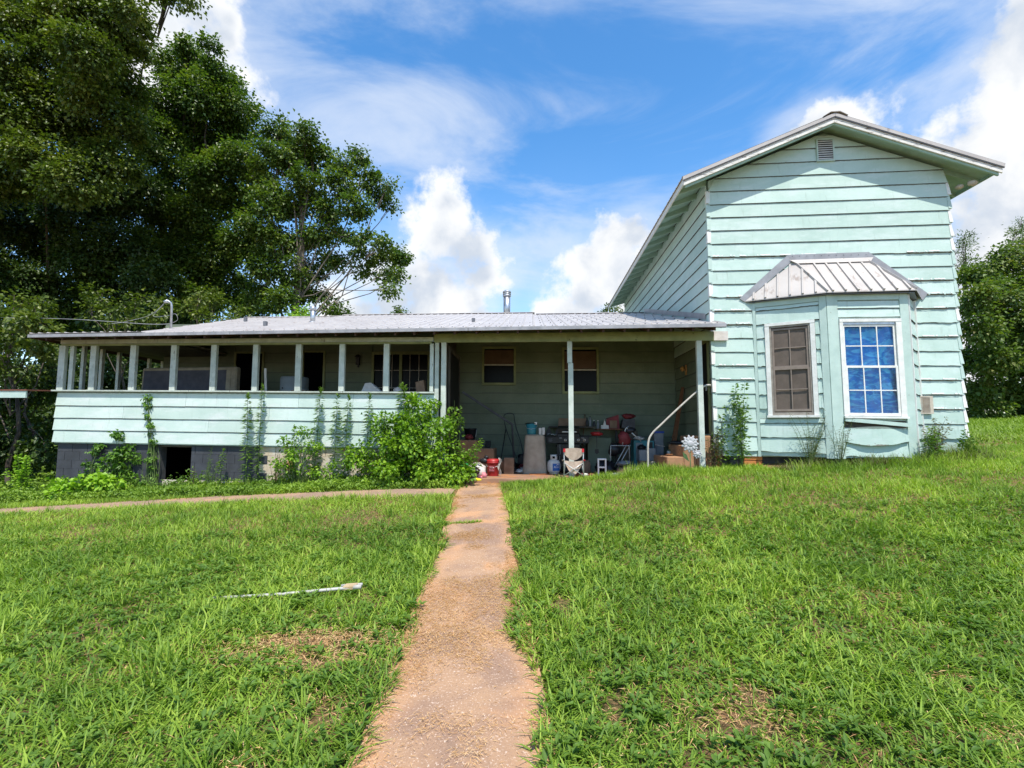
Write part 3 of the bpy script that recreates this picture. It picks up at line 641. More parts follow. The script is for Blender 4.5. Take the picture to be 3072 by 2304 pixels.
sc_ = build('screen', MB(P0).box((wa0 + .03, .015, ww0), (wa0 + .065, .03, ww1)).box((wa1 - .065, .015, ww0), (wa1 - .03, .03, ww1)).box((wa0 + .065, .015, ww1 - .04), (wa1 - .065, .03, ww1)).box((wa0 + .065, .015, ww0), (wa1 - .065, .03, ww0 + .06)), 'screen_frame', lw)
for nm, z0, z1, dd in (('upper', 2.80, 3.62, -.018), ('lower', 1.92, 2.80, -.006)): sash(P0, wa0 + .07, wa1 - .07, z0, z1, 2, 2, dd + .03, .035, 'muntin_brown', lw, bar=.018)
build('window_cover', MB(P0).grid(lambda a, b: (wa0 + .04 + (wa1 - wa0 - .08) * a, -.012 + .006 * math.sin(11 * a + 5 * b) * math.cos(9 * b), ww0 + .02 + (ww1 - ww0 - .04) * b), 10, 16), 'screen_mesh', lw, True)
# front face with the blue tarp window
fa0, fa1, fw0, fw1 = .235, 1.30, 1.86, 3.66
build('bay_sheathing', MB(P1).box((.02, -.03, 1.02), (fa0, 0, 4.2)).box((fa1, -.03, 1.02), (L1 - .02, 0, 4.2)).box((fa0, -.03, 1.02), (fa1, 0, fw0)).box((fa0, -.03, fw1), (fa1, 0, 4.2)), 'mint_trim', bay)
build('bay_trim', MB(P1).box((-.0, 0, 1.0), (.20, .034, 4.215)), 'mint_trim', bay); build('bay_trim', MB(P1).box((L1 - .15, 0, 1.0), (L1, .034, 4.215)), 'mint_trim', bay)
build('bay_trim', MB(P1).box((.203, 0, 4.10), (L1 - .153, .03, 4.22)), 'mint_trim', bay)
for (z0, z1, wb) in ((3.76, 3.93, .003), (3.94, 4.09, .003), (1.05, 1.33, .008)): board(P1, .203, L1 - .153, .203, L1 - .153, z0, z1, 'mint_board', bay, wb, seg=7)
# warped board hanging loose under the window
mb = MB(P1); n = 14
for k in range(n + 1):
    f = k / n; a = .205 + (L1 - .36) * f; bow = math.sin(f * math.pi)
    for (d, z) in ((.05 + .05 * bow, 1.32 - .075 * bow + .03 * f), (.03 + .06 * bow, 1.58 + .045 * bow), (.018 + .06 * bow, 1.58 + .045 * bow), (.035 + .05 * bow, 1.33 - .075 * bow + .03 * f)):
        mb.v.append(tuple(P1(a, d, z + random.uniform(-.006, .006) * (z < 1.4)))); mb.uv.append((a, (z - 1.3) / .3))
for k in range(n):
    for i in range(4): mb.f.append((4 * k + i, 4 * k + (i + 1) % 4, 4 * k + 4 + (i + 1) % 4, 4 * k + 4 + i))
mb.f += [(0, 3, 2, 1), (4 * n, 4 * n + 1, 4 * n + 2, 4 * n + 3)]
build('warped_board', mb, 'mint_board', bay, label='warped siding board curling away below the blue window')
build('torn_gap', MB(P1).box((.21, .001, 1.60), (L1 - .16, .004, 1.74)), 'deck_wood', bay)
build('loose_strip', MB(P1).beam((.21, .06, 1.755), (L1 - .14, .10, 1.655), .03, .07), 'mint_trim', bay)
fwn = build('front_window', MB(P1).box((fa0 - .03, 0, fw0 - .04), (fa0 + .035, .055, fw1)).box((fa1 - .07, 0, fw0 - .04), (fa1 + .03, .055, fw1)).box((fa0 - .03, 0, fw1), (fa1 + .03, .06, fw1 + .06)).box((fa0 - .04, 0, fw0 - .08), (fa1 + .04, .09, fw0 - .04)), 'white_trim', house, label='white six over six window with blue tarp behind the panes')
build('head_shadow_strip', MB(P1).box((fa0 + .036, .0, fw1 - .05), (fa1 - .071, .035, fw1 - .001)), 'galvanised', fwn)
sash(P1, fa0 + .037, fa1 - .075, 2.76, fw1 - .052, 3, 2, .022, .035, 'white_trim', fwn, 'window_glass', .02)
sash(P1, fa0 + .037, fa1 - .075, fw0 - .03, 2.80, 3, 2, .046, .042, 'white_trim', fwn, 'window_glass', .02)
rr_ = [random.uniform(0, 6) for _ in range(6)]
def tarp(a, b):
    a = a + .0
    x = fa0 + .02 + (fa1 - fa0 - .05) * a; z = fw0 - .02 + (fw1 - fw0) * b
    d = -.075 + .036 * math.sin(8 * b + 4 * a + rr_[0] + 2.6 * math.sin(4 * a + rr_[1])) + .016 * math.sin(17 * a - 11 * b + rr_[2]) + .008 * math.sin(31 * b + 7 * a * a * 3 + rr_[3])
    return (x, d, z)
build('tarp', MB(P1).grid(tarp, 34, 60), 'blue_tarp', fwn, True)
# right slanted face
build('bay_sheathing', MB(P2).box((.02, -.03, 1.02), (L2 - .02, 0, 4.2)), 'mint_trim', bay)
for i in range(10): board(P2, .03, L2 - .03, .03, L2 - .03, 1.10 + .293 * i, 1.393 + .293 * i, 'mint_board', bay, .006, seg=3)
build('bay_trim', MB(P2).box((-.004, 0, 1.0), (.06, .04, 4.2)), 'white_trim', bay)
build('bay_trim', MB(P2).box((L2 - .05, 0, 1.3), (L2 + .03, .04, 4.2)), 'white_trim', bay)
# bay roof
E0, E1, E2, E3, T0, T1 = (.66, -.03, 4.26), (1.95, -.70, 4.24), (3.56, -.70, 4.26), (4.12, -.03, 4.28), (1.70, -.02, 5.08), (3.10, -.02, 5.10)
br = build('bay_roof', MB(H).prism([E0, E1, T0], (0, 0, -.02)).prism([E1, E2, T1, T0], (0, 0, -.02)).prism([E2, E3, T1], (0, 0, -.02)), 'roof_metal', house)
build('bay_soffit', MB(H).prism([(.7, -.012, 4.225), (1.97, -.66, 4.212), (3.54, -.66, 4.222), (4.06, -.012, 4.235)], (0, 0, -.012)), 'roof_metal_dark', br)
lerp = lambda a, b, f: tuple(np.add(np.multiply(a, 1 - f), np.multiply(b, f)))
def rib(a, b, parent): build('roof_rib', MB(H).beam(a, b, .035, .036), 'roof_metal', parent)
for i in range(7):
    u = 2.05 + i * .232; f = (u - E1[0]) / (E2[0] - E1[0]); bot = lerp(E1, E2, f)
    if u > T1[0]: g_ = (E2[0] - u) / (E2[0] - T1[0]); top = lerp(E2, T1, g_)
    else: top = (u, T0[1], 5.08)
    rib(np.add(bot, (0, -.01, .018)), np.add(top, (0, 0, .018)), br)
for i in range(6):                                # ribs of the left slope run straight up that slope
    f = .12 + i * .15; bot = np.array(lerp(E0, E1, f)); dirn = np.array([.33, .66, .62]); dirn = np.array(T0) - np.array(lerp(E0, E1, .62)); 
    # end where the rib meets the wall edge E0-T0 or the hip E1-T0
    if f < .62: s_ = f / .62; top = np.array(E0) * (1 - s_) + np.array(T0) * s_
    else: s_ = (1 - f) / (1 - .62); top = np.array(E1) * (1 - s_) + np.array(T0) * s_
    rib(bot + (0, 0, .018), top + (0, 0, .018), br)
rib(np.add(E1, (0, 0, .02)), np.add(T0, (0, 0, .02)), br); rib(np.add(E2, (0, 0, .02)), np.add(T1, (0, 0, .02)), br)
build('flashing', MB(H).prism([(.66, -.036, 4.24), (.56, -.036, 4.31), (1.575, -.036, 5.235), (1.66, -.036, 5.10)], (0, -.006, 0)), 'flashing', br)
build('flashing', MB(H).prism([(1.575, -.036, 5.235), (3.17, -.036, 5.255), (3.12, -.036, 5.10), (1.66, -.036, 5.09)], (0, -.006, 0)), 'flashing', br)
build('flashing', MB(H).prism([(3.17, -.036, 5.255), (4.24, -.036, 4.36), (4.14, -.036, 4.22), (3.10, -.036, 5.09)], (0, -.006, 0)), 'flashing', br)
build('flashing', MB(H).prism([(1.60, -.05, 5.11), (3.24, -.05, 5.13), (3.16, -.10, 5.03), (1.72, -.10, 5.02)], (0, -.006, .004)), 'roof_metal', br)
for i in range(11): build('screw', MB(H).ball((1.66 + i * .145, -.046, 5.20), (.009, .006, .009), 6), 'roof_metal_dark', br)
# wall grille right of the bay
vt = build('wall_grille', MB(H).box((3.93, -.075, 1.905), (4.17, -.036, 1.93)).box((3.93, -.075, 2.235), (4.17, -.036, 2.26)).box((4.11, -.075, 1.93), (4.17, -.036, 2.235)).box((3.93, -.075, 1.93), (3.945, -.036, 2.235)), 'vent_beige', house)
hbox('grille_back', (3.945, -.045, 1.93), (4.11, -.037, 2.235), 'vent_rust', vt)
for i in range(13): hbox('grille_bar', (3.945, -.07, 1.94 + i * .0232), (4.11, -.046, 1.951 + i * .0232), 'vent_beige', vt)

# --- long low roof over the porch and the main rooms
def HR(u, v, w): return H(u, v, w + .105 * (u + 15.67) / 15.7 * (1 - min(1, max(0, v / 6.4))))
def PW(v): return 3.555 + (5.60 - 3.555) * (v + .6) / 7.0
def hipv(u): return -.6 + (-12.9 - u) / (14.6 - 12.9) * 7.0      # where the left edge of the main slope runs
pr = build('porch_roof', MB(HR).prism([(-12.9, -.57, PW(-.57) - .045), (.02, -.57, PW(-.57) - .045), (.02, -.005, PW(-.005) - .05), (-.005, -.005, PW(-.005) - .05), (-.005, 6.4, PW(6.4) - .06), (-14.6, 6.4, PW(6.4) - .06)], (0, 0, .012)), 'deck_wood', house)
u = .03; i = 0
while u > -15.6:
    u0 = u - .96
    lift = .05 if -10.7 < (u + u0) / 2 < -3.75 else 0.
    def PP(a, b, h, lift=lift): 
        v = -.62 + b * 7.02; v = max(-.62, min(6.4, v)); return HR(a, v, PW(v) + h + lift * b)
    vend = 1.0
    if u > 0: 
        rib_panel(lambda a, b, h: HR(a, -.62 + b * .62, PW(-.62 + b * .62) + h), -.005, .035, 0, .9, 1, 'roof_metal', pr); u = -.005; u0 = u - .93
    if u0 > -12.9: rib_panel(PP, u0, u, 0, 1, 4, 'roof_metal', pr)
    else:
        # panels cut along the slanting left edge
        for q in range(4):
            a1 = u - q * .24; a0 = a1 - .24
            if a0 > -12.9: rib_panel(PP, a0, a1, 0, 1, 1, 'roof_metal', pr)
            elif a0 > -14.62:
                bs = max(0, (hipv(a0) + .62) / 7.02); 
                if bs < .97: rib_panel(PP, a0, a1, bs, 1, 1, 'roof_metal', pr)
    u = u0
# flatter sheets on the left end
def PL(a, b, h): v = -.62 + b * 7; return HR(a, v, 3.575 + .09 * b + h)
u = -12.9
while u > -15.5: rib_panel(PL, u - .92, u, 0, 1, 4, 'roof_metal', pr); u -= .92
build('left_deck', MB(HR).prism([(-12.95, -.58, 3.515), (-15.64, -.58, 3.515), (-15.64, 6.35, 3.60), (-12.95, 6.35, 3.60)], (0, 0, .012)), 'deck_wood', pr)
build('end_gable', MB(HR).prism([(-12.97, -.45, 3.55), (-12.97, -.45, PW(-.45) - .04), (-14.55, 6.3, PW(6.3) - .07), (-14.55, 6.3, 3.6)], (.02, .02, 0)), 'deck_wood', pr)
for (a, b, z) in ((-14.62, -10.7, 5.625), (-10.75, -3.75, 5.675), (-3.7, -.01, 5.625)):
    build('ridge_cap', MB(HR).prism([(a, 6.25, z - .035), (a, 6.4, z + .02), (a, 6.55, z - .035)], (b - a, 0, 0)), 'roof_metal', pr)
build('rear_slope', MB(HR).prism([(-14.6, 6.41, 5.58), (-.005, 6.41, 5.58), (-.005, 10.5, 4.4), (-14.6, 10.5, 4.4)], (0, 0, -.03)), 'roof_metal', pr)
for a, b in ((-15.68, -10.6), (-10.59, -5.2), (-5.19, .05)): hbox('drip_edge', (a, -.645, 3.475), (b, -.615, 3.545), 'drip_edge', pr, T=HR)
hbox('fascia', (-15.68, -.612, 3.47), (.05, -.585, 3.53), 'rafter_wood', pr, T=HR)
hbox('end_fascia', (-15.69, -.60, 3.47), (-15.665, 6.3, 3.60), 'rafter_wood', pr, T=HR)
def rafter(uu, v1):
    z0 = PW(-.58) - .05; z1 = PW(v1) - .06
    build('rafter', MB(HR).hexa([(uu, -.58, z0 - .10), (uu + .042, -.58, z0 - .10), (uu + .042, v1, z1 - .13), (uu, v1, z1 - .13), (uu, -.58, z0), (uu + .042, -.58, z0), (uu + .042, v1, z1), (uu, v1, z1)]), 'rafter_wood', pr)
uu = -.16; i = 0
while uu > -15.6: rafter(uu + random.uniform(-.02, .02), 2.9 if uu > -12.5 else -.02); uu -= .445
scw = MB(HR)
for i_ in range(64):
    for v__ in (-.45, .6, 1.7, 2.8, 3.9, 5.0, 6.1):
        u__ = -.15 - i_ * .24 + .1
        if u__ < -12.7 and v__ > hipv(u__) or u__ >= -12.7: scw.box((u__ - .012, v__, PW(v__) + .002), (u__ + .012, v__ + .03, PW(v__) + .014))
build('roof_screws', scw, 'roof_metal_dark', pr, kind='stuff')
# flashing against the wing
build('wall_flashing', MB(HR).prism([(-.032, 0.3, PW(.3) + .03), (-.032, 6.2, PW(6.2) + .03), (-.032, 6.2, PW(6.2) + .16), (-.032, 0.3, PW(.3) + .16)], (.004, 0, 0)), 'flashing', pr)
# beam and posts
hbox('porch_beam', (-6.04, -.075, 3.405), (-3.065, -.03, 3.60), 'shaded_olive', house); hbox('porch_beam', (-3.06, -.075, 3.41), (.0, -.03, 3.605), 'shaded_olive', house)
hbox('beam_stub', (.001, -.085, 3.41), (.285, -.035, 3.605), 'raw_board', house, label='pale unpainted board end nailed over the wall')
def post(u0, u1, w0, w1, mat='worn_post', v0=-.09, v1=.0, lean=0.): 
    return build('porch_post', MB(H).hexa([(u0, v0, w0), (u1, v0, w0), (u1, v1, w0), (u0, v1, w0), (u0 + lean, v0, w1), (u1 + lean, v0, w1), (u1 + lean, v1, w1), (u0 + lean, v1, w1)]), mat, house)
p = post(-3.06, -2.955, .45, 2.93); hbox('splice', (-3.075, -.088, 2.94), (-2.975, -.005, 3.405), 'worn_post', p)
post(-.36, -.255, .50, 3.405); post(-5.87, -5.76, .45, 3.40)
# screened porch on the left
hbox('header', (-15.42, -.06, 3.43), (-6.06, -.02, 3.53), 'worn_mullion', house); hbox('header', (-15.38, -.075, 3.38), (-6.1, -.0, 3.425), 'shaded_olive', house)
mull = [(-15.335, .17), (-14.49, .15), (-13.43, .15), (-12.37, .14), (-11.345, .135), (-10.295, .13), (-9.24, .135), (-8.19, .125), (-7.14, .125), (-6.09, .08)]
for c, wd in mull: hbox('mullion', (c - wd / 2, -.085, 2.30), (c + wd / 2, .0, 3.378), 'worn_mullion' if c < -9 else 'worn_post', house)
hbox('mullion', (-15.15, -.05, 2.3), (-15.05, .02, 3.378), 'worn_mullion', house); hbox('mullion', (-6.02, -.06, 1.0), (-5.93, .0, 3.40), 'worn_mullion', house)
for vv in (.55, 1.1, 1.65, 2.2, 2.75, 3.3, 4.0, 4.8): hbox('mullion', (-15.45, vv, 2.30), (-15.37, vv + .09, 3.50), 'worn_post', house)
hbox('sill', (-15.50, -.14, 2.262), (-10.0, .02, 2.295), 'worn_mullion', house); hbox('sill', (-9.99, -.13, 2.258), (-6.02, .02, 2.29), 'worn_mullion', house)
hbox('end_sill', (-15.48, .021, 2.262), (-15.36, 5.5, 2.295), 'worn_mullion', house)
pw_ = hbox('porch_wall', (-15.40, -.048, 1.02), (-6.03, .03, 2.258), 'mint_trim', house)
hbox('end_wall', (-15.40, .031, 1.02), (-15.33, 6, 2.258), 'mint_trim', house)
ws = [1.045, 1.335, 1.625, 1.925, 2.25]; sp_ = [(-15.44, -12.9, -10.1, -7.6, -6.0), (-15.45, -11.4, -8.8, -6.0), (-15.44, -13.6, -9.9, -6.0), (-15.42, -12.0, -9.2, -7.9, -6.0)]
for r in range(4):
    js = sp_[r]
    for j in range(len(js) - 1): board(LP_, js[j] + .003, js[j + 1] - .003, js[j] + .003 + (.02 if j == 0 else 0), js[j + 1] - .003, ws[r], ws[r + 1] - .004, 'mint_board_left', pw_, .0025, seg=8)
for r in range(4): board(lambda a, d, w: H(-15.40 - d, a, w), 0, 5.8, 0, 5.8, ws[r], ws[r + 1] - .004, 'mint_board_left', pw_, .002)
# block foundation, one block at a time, with a crawl space opening
fb = hbox('block_foundation', (-15.36, .10, -.4), (-6.0, .28, 1.015), 'mortar', house)
fbo = None
# opening is cut by leaving the backing out: rebuild backing in two pieces
bpy.data.objects.remove(fb)
fb = build('block_foundation', MB(H).box((-15.30, .02, -.5), (-12.66, .25, 1.015)).box((-11.84, .02, -.5), (-6.05, .25, 1.015)).box((-12.655, .02, -.5), (-11.845, .25, .12)).box((-12.655, .02, 1.0), (-11.845, .25, 1.018)), 'mortar', house)
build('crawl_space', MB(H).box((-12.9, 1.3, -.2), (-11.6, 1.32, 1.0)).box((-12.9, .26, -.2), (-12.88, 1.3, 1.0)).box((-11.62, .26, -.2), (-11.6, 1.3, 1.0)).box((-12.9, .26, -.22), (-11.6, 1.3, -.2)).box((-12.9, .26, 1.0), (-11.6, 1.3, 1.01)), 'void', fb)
r = 0; z = 1.01
while z > -.4:
    u = -15.34 - (.2 if r % 2 else 0)
    while u < -6.1:
        a, b = max(u, -15.34), min(u + .392, -6.06); u += .4
        if b - a < .08: continue
        if z - .19 > .10:
            if a < -11.84 and b > -12.66:
                if a < -12.66 - .09: b = -12.66
                elif b > -11.84 + .09: a = -11.84
                else: continue
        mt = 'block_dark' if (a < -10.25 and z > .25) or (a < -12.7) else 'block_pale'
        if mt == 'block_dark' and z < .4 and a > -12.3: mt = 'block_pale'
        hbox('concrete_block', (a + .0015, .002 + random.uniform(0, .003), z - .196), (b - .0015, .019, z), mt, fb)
    z -= .2; r += 1
# floor, partitions, back wall
hbox('porch_floor', (-15.3, .03, .97), (-6.0, 2.78, 1.018), 'deck_wood', house)
hbox('porch_slab', (-6.04, -.34, .25), (-.02, 2.78, .45), 'clay_concrete', house, bevel=.01)
hbox('partition', (-6.04, .05, 1.02), (-5.97, .12, 3.45), 'rafter_wood', house); hbox('partition', (-6.04, 1.5, .45), (-5.98, 2.78, 3.9), 'deck_wood', house)
hbox('partition', (-6.04, .28, .45), (-5.98, 1.49, 1.0), 'clay_concrete', house)
sd_ = build('screen_door', MB(H).box((-5.76, .22, 1.05), (-5.72, .30, 3.36)).box((-5.76, 1.72, 1.05), (-5.72, 1.80, 3.36)).box((-5.76, .301, 3.27), (-5.72, 1.719, 3.36)).box((-5.76, .301, 1.05), (-5.72, 1.719, 1.2)), 'deck_wood', house, label='dark screen door standing open')
hbox('door_screen', (-5.75, .301, 1.201), (-5.735, 1.719, 3.269), 'black', sd_)
bw = hbox('back_wall', (-14.95, 2.81, .45), (-.0, 2.95, 4.55), 'mint_board_shaded', house)
openings = [(-12.64, -11.72, 1.03, 3.70), (-10.53, -9.84, 1.03, 3.72), (-8.43, -6.72, 1.03, 3.68), (-5.24, -4.29, 2.74, 3.81), (-3.02, -2.03, 2.51, 3.78)]
w = .53; k = 0
while w < 4.3:
    w1 = w + .285; cuts = [-14.94, -6.0, -.01]; 
    segs = [(-14.94, -6.05), (-5.97, -.03)]
    for (a, b, z0, z1) in openings:
        if w1 > z0 and w < z1:
            ns = []
            for (s0, s1) in segs:
                if s0 < a and s1 > b: ns += [(s0, a), (b, s1)]
                else: ns.append((s0, s1))
            segs = ns
    for (s0, s1) in segs:
        if s1 < -6 and w < 1: continue
        if s1 - s0 > 3.2 and k % 2: mid = s0 + (s1 - s0) * random.uniform(.35, .65); parts = [(s0, mid - .002), (mid + .002, s1)]
        else: parts = [(s0, s1)]
        for a, b in parts: board(BP, a, b, a, b, w, w1 - .002, 'mint_board_shaded', bw, .003, out=.022, seg=max(2, int((b - a) * 2)))
    w += .285; k += 1
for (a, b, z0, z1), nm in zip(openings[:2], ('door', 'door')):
    dd = hbox('doorway', (a + .05, 2.80, z0), (b - .05, 2.805, z1 - .05), 'void', house)  # flat black panel painted for the unlit room behind
    hbox('door_frame', (a - .01, 2.75, z0), (a + .05, 2.80, z1), 'shaded_olive', dd); hbox('door_frame', (b - .05, 2.75, z0), (b + .01, 2.80, z1), 'shaded_olive', dd); hbox('door_frame', (a + .051, 2.75, z1 - .05), (b - .051, 2.80, z1), 'shaded_olive', dd)
a, b, z0, z1 = openings[2]
gd = build('sliding_door', MB(H).box((a, 2.74, z0), (a + .07, 2.80, z1)).box((b - .07, 2.74, z0), (b, 2.80, z1)).box((a + .07, 2.74, z1 - .08), (b - .07, 2.80, z1)).box(((a + b) / 2 - .04, 2.745, z0), ((a + b) / 2 + .04, 2.79, z1 - .08)), 'shaded_olive', house, label='sliding glass door with a grid of thin bars')
hbox('glass', (a + .07, 2.795, z0), (b - .07, 2.80, z1 - .08), 'dark_glass', gd)
for i in range(1, 6):
    x = a + .07 + (b - a - .14) * i / 6
    if i != 3: hbox('grid_bar', (x - .008, 2.782, z0), (x + .008, 2.794, z1 - .08), 'rail_paint', gd)
for z in (1.6, 2.15, 2.65, 3.15): hbox('grid_bar', (a + .07, 2.778, z - .007), (b - .07, 2.781, z + .007), 'rail_paint', gd)
lt = build('wall_lantern', MB(H).box((-8.88, 2.68, 3.30), (-8.78, 2.77, 3.52)).prism([(-8.91, 2.65, 3.52), (-8.75, 2.65, 3.52), (-8.80, 2.72, 3.60), (-8.86, 2.72, 3.60)], (0, .05, 0)).box((-8.85, 2.74, 3.24), (-8.81, 2.79, 3.56)), 'dark_metal', house)
def back_window(a, b, z0, z1, split, blind):
    fr = build('window', MB(H).box((a, 2.73, z0), (a + .06, 2.80, z1)).box((b - .06, 2.73, z0), (b, 2.80, z1)).box((a + .06, 2.73, z1 - .06), (b - .06, 2.80, z1)).box((a + .06, 2.73, z0), (b - .06, 2.80, z0 + .06)), 'shaded_olive', house)
    hbox('meeting_rail', (a + .06, 2.75, split - .018), (b - .06, 2.79, split + .018), 'rail_paint', fr)
    hbox('pane', (a + .06, 2.80, z0 + .06), (b - .06, 2.805, split - .019), 'dark_glass', fr); hbox('pane', (a + .06, 2.80, split + .019), (b - .06, 2.805, z1 - .06), 'dark_glass', fr)
    n = int((z1 - .07 - blind) / .03)
    for i in range(n): hbox('blind_slat', (a + .07, 2.785, blind + i * .03), (b - .07, 2.797, blind + i * .03 + .022), 'blind_slat', fr)
back_window(-5.24, -4.29, 2.74, 3.81, 3.30, 3.33); back_window(-3.02, -2.03, 2.51, 3.78, 3.16, 3.20)
# side door in the wing, reached by the steps
dr = build('side_door', MB(H).box((-.045, .20, 1.45), (-.0, .27, 3.52)).box((-.045, .79, 1.45), (-.0, .86, 3.52)).box((-.045, .271, 3.44), (-.0, .789, 3.52)), 'shaded_olive', house)
hbox('door_panel', (-.012, .27, 1.45), (-.004, .79, 3.44), 'black', dr); hbox('door_handle', (-.07, .30, 2.38), (-.046, .34, 2.50), 'pale_metal', dr)
ls = build('wall_lamp', MB(H).ball((-.12, 1.75, 3.05), (.06, .06, .07), 8).box((-.06, 1.72, 2.9), (-.03, 1.78, 3.15)), 'ornate_amber', house, label='small amber wall lamp')
# roof pipes
def pipe(nm, u, v, z0, z1, r, mat, cap=None):
    o = build(nm, MB(H).tube([(u, v, z0), (u, v, z1)], r, 14), mat, house, True); return o
fl = pipe('flue', -4.74, 6.6, 5.4, 6.36, .125, 'galvanised')
build('flue_cap', MB(lambda x, y, z: H(-4.74 + x, 6.6 + y, z)).lathe([(.12, 6.30), (.15, 6.32), (.15, 6.36), (.10, 6.365), (.10, 6.385), (.15, 6.39), (.15, 6.42), (.10, 6.425), (.10, 6.46), (.155, 6.465), (.15, 6.49), (.09, 6.53), (0, 6.545)], 16), 'galvanised', fl, True)
vp = pipe('vent_pipe', -10.13, 2.5, 4.42, 4.86, .075, 'galvanised')
build('vent_cap', MB(lambda x, y, z: H(-10.13 + x, 2.5 + y, z)).lathe([(.08, 4.84), (.095, 4.85), (.095, 4.93), (.06, 4.95), (0, 4.955)], 14), 'galvanised', vp, True)
build('vent_boot', MB(lambda x, y, z: H(-10.13 + x, 2.5 + y, z)).lathe([(.14, 4.44), (.11, 4.50), (.08, 4.52)], 14), 'galvanised', vp, True)
for (u, v) in ((-12.9, 3.6), (-10.73, 1.0), (-5.32, 1.3)): hbox('roof_vent', (u - .04, v, PW(v) - .02), (u + .04, v + .09, PW(v) + .17), 'roof_metal_dark', house)
# service mast
ms = build('service_mast', MB(H).tube([(-12.93, .5, 3.5), (-12.96, .5, 4.50), (-12.97, .48, 4.56), (-13.02, .44, 4.60), (-13.09, .42, 4.58)], .027, 10), 'galvanised', house, True)
build('weatherhead', MB(H).tube([(-13.02, .45, 4.60), (-13.11, .41, 4.565)], [.05, .03], 10), 'galvanised', ms, True)
def cab(pts, r=.006):
    P_ = [Vector(p) for p in pts]; out = []
    for i in range(len(P_) - 1):
        p0, p1, p2, p3 = P_[max(i - 1, 0)], P_[i], P_[i + 1], P_[min(i + 2, len(P_) - 1)]
        for t in range(8):
            t /= 8; out.append(.5 * ((2 * p1) + (-p0 + p2) * t + (2 * p0 - 5 * p1 + 4 * p2 - p3) * t * t + (-p0 + 3 * p1 - 3 * p2 + p3) * t ** 3))
    out.append(P_[-1]); return out
wl = tuple(H(-12.95, .46, 4.02))
cb = MB().tube(cab([tuple(at(-700, 945, 14.6)), tuple(at(-100, 951, 13.8)), tuple(at(200, 957, 13.1)), tuple(H(-13.6, .45, 4.02)), wl]), .0075, 6)
cb.tube(cab([wl, tuple(H(-12.70, .40, 4.10)), tuple(H(-12.75, .38, 4.25)), tuple(H(-12.98, .42, 4.22)), tuple(H(-13.4, .45, 4.22)), tuple(H(-13.12, .42, 4.5))]), .005, 6)
cb.tube(cab([tuple(H(-13.10, .42, 4.54)), tuple(H(-13.5, .45, 4.25)), tuple(H(-14.2, .5, 4.10)), tuple(H(-14.6, .5, 4.05))]), .005, 6)
tag(build('power_cable', cb, 'cable', None, True), 'overhead grey power cable looping to the mast on the low roof', 'cable')

# --- steps (concrete, part of the house)
def step(a, b, nm='step', mat='step_concrete'): return hbox(nm, a, b, mat, house, bevel=.015)
step((-1.34, .12, .452), (-.98, 1.3, .70)); step((-.98, .12, .452), (-.63, 1.3, .955)); step((-.63, .12, .452), (-.36, 1.3, 1.20)); step((-.36, .10, .452), (-.05, 1.3, 1.41))
step((-5.66, 1.2, .452), (-5.2, 2.3, 1.23)); step((-5.2, 1.2, .452), (-4.78, 2.2, 1.03)); step((-4.78, 1.2, .452), (-4.5, 2.1, .74))
hr = build('handrail', MB(H).tube(cab([(-1.40, .0, .40), (-1.40, .0, .9), (-1.385, 0, 1.25), (-1.30, 0, 1.44), (-1.1, 0, 1.64), (-.8, 0, 1.93), (-.43, 0, 2.27), (-.22, 0, 2.44), (-.1, .02, 2.475), (-.04, .06, 2.46)]), .021, 8), 'rail_paint', house, True)
#NEXT
# ---------------------------------------------------------------- things on the porch and in the yard
FL, F2 = .45, 1.018                               # slab level, screened porch floor level
def put(name, label, cat, u, v, w, rz=0., group=None): return thing(name, label, cat, H(u, v, w), ROT + rz, group)
# folding camp chair seen from behind
t = put('camp_chair', 'small folding camp chair with beige cloth and red corners before the middle post', 'folding chair', -2.99, -.42, .43)
ch = t
for s_ in (-1, 1):
    build('leg', MB().tube([(s_ * .205, -.03, -.02), (s_ * .195, .02, .42), (s_ * .20, .0, .66)], .011, 7), 'pale_metal', t, True)
    build('leg', MB().tube([(s_ * .23, .36, -.02), (s_ * .17, .26, .34)], .011, 7), 'pale_metal', t, True)
    build('brace', MB().tube([(s_ * .20, -.035 - .012 * s_, .12), (-s_ * .19, -.035 - .012 * s_, .38)], .009, 7), 'pale_metal', t, True)
    build('arm', MB().tube([(s_ * .20, .0, .44), (s_ * .235, .2, .42), (s_ * .23, .34, .40)], .012, 6), 'chair_red' if s_ > 0 else 'pale_metal', t, True)
    build('corner_pocket', MB().grid(lambda a, b, s_=s_: (s_ * (.212 - .045 * a), -.018 - .01 * math.sin(a * 3), .60 + .075 * b), 3, 3), 'chair_red', t, True)
    build('strap', MB().tube([(s_ * .2, -.01, .44), (s_ * .30, .06, .20), (s_ * .24, .1, .02)], .004, 5), 'dark_metal', t)
build('backrest', MB().grid(lambda a, b: (-.20 + .40 * a, -.012 + .05 * math.sin(math.pi * a) * (1 - b * .6), .665 - .03 * 0 - (.10 + .135 * math.sin(math.pi * a)) * (1 - b) + .022 * math.sin(math.pi * a) * b), 14, 8), 'chair_cloth', t, True)
build('seat', MB().grid(lambda a, b: (-.19 + .38 * a, .0 + .34 * b, .40 - .20 * math.sin(math.pi * a) * (1 - .55 * b) - .04 * math.sin(6 * a + 3 * b)), 12, 8), 'chair_cloth', t, True)
build('seat_back', MB().grid(lambda a, b: (-.19 + .38 * a, .012 + .015 * math.sin(9 * a), .43 - .02 * math.sin(math.pi * a) - (.03 + .24 * math.sin(math.pi * a)) * (1 - b)), 12, 6), 'chair_cloth', t, True)
build('hanging_pocket', MB().grid(lambda a, b: (.02 + .17 * a, .16 + .02 * math.sin(7 * b), .03 + .13 * b), 5, 5), 'dark_red', t, True)
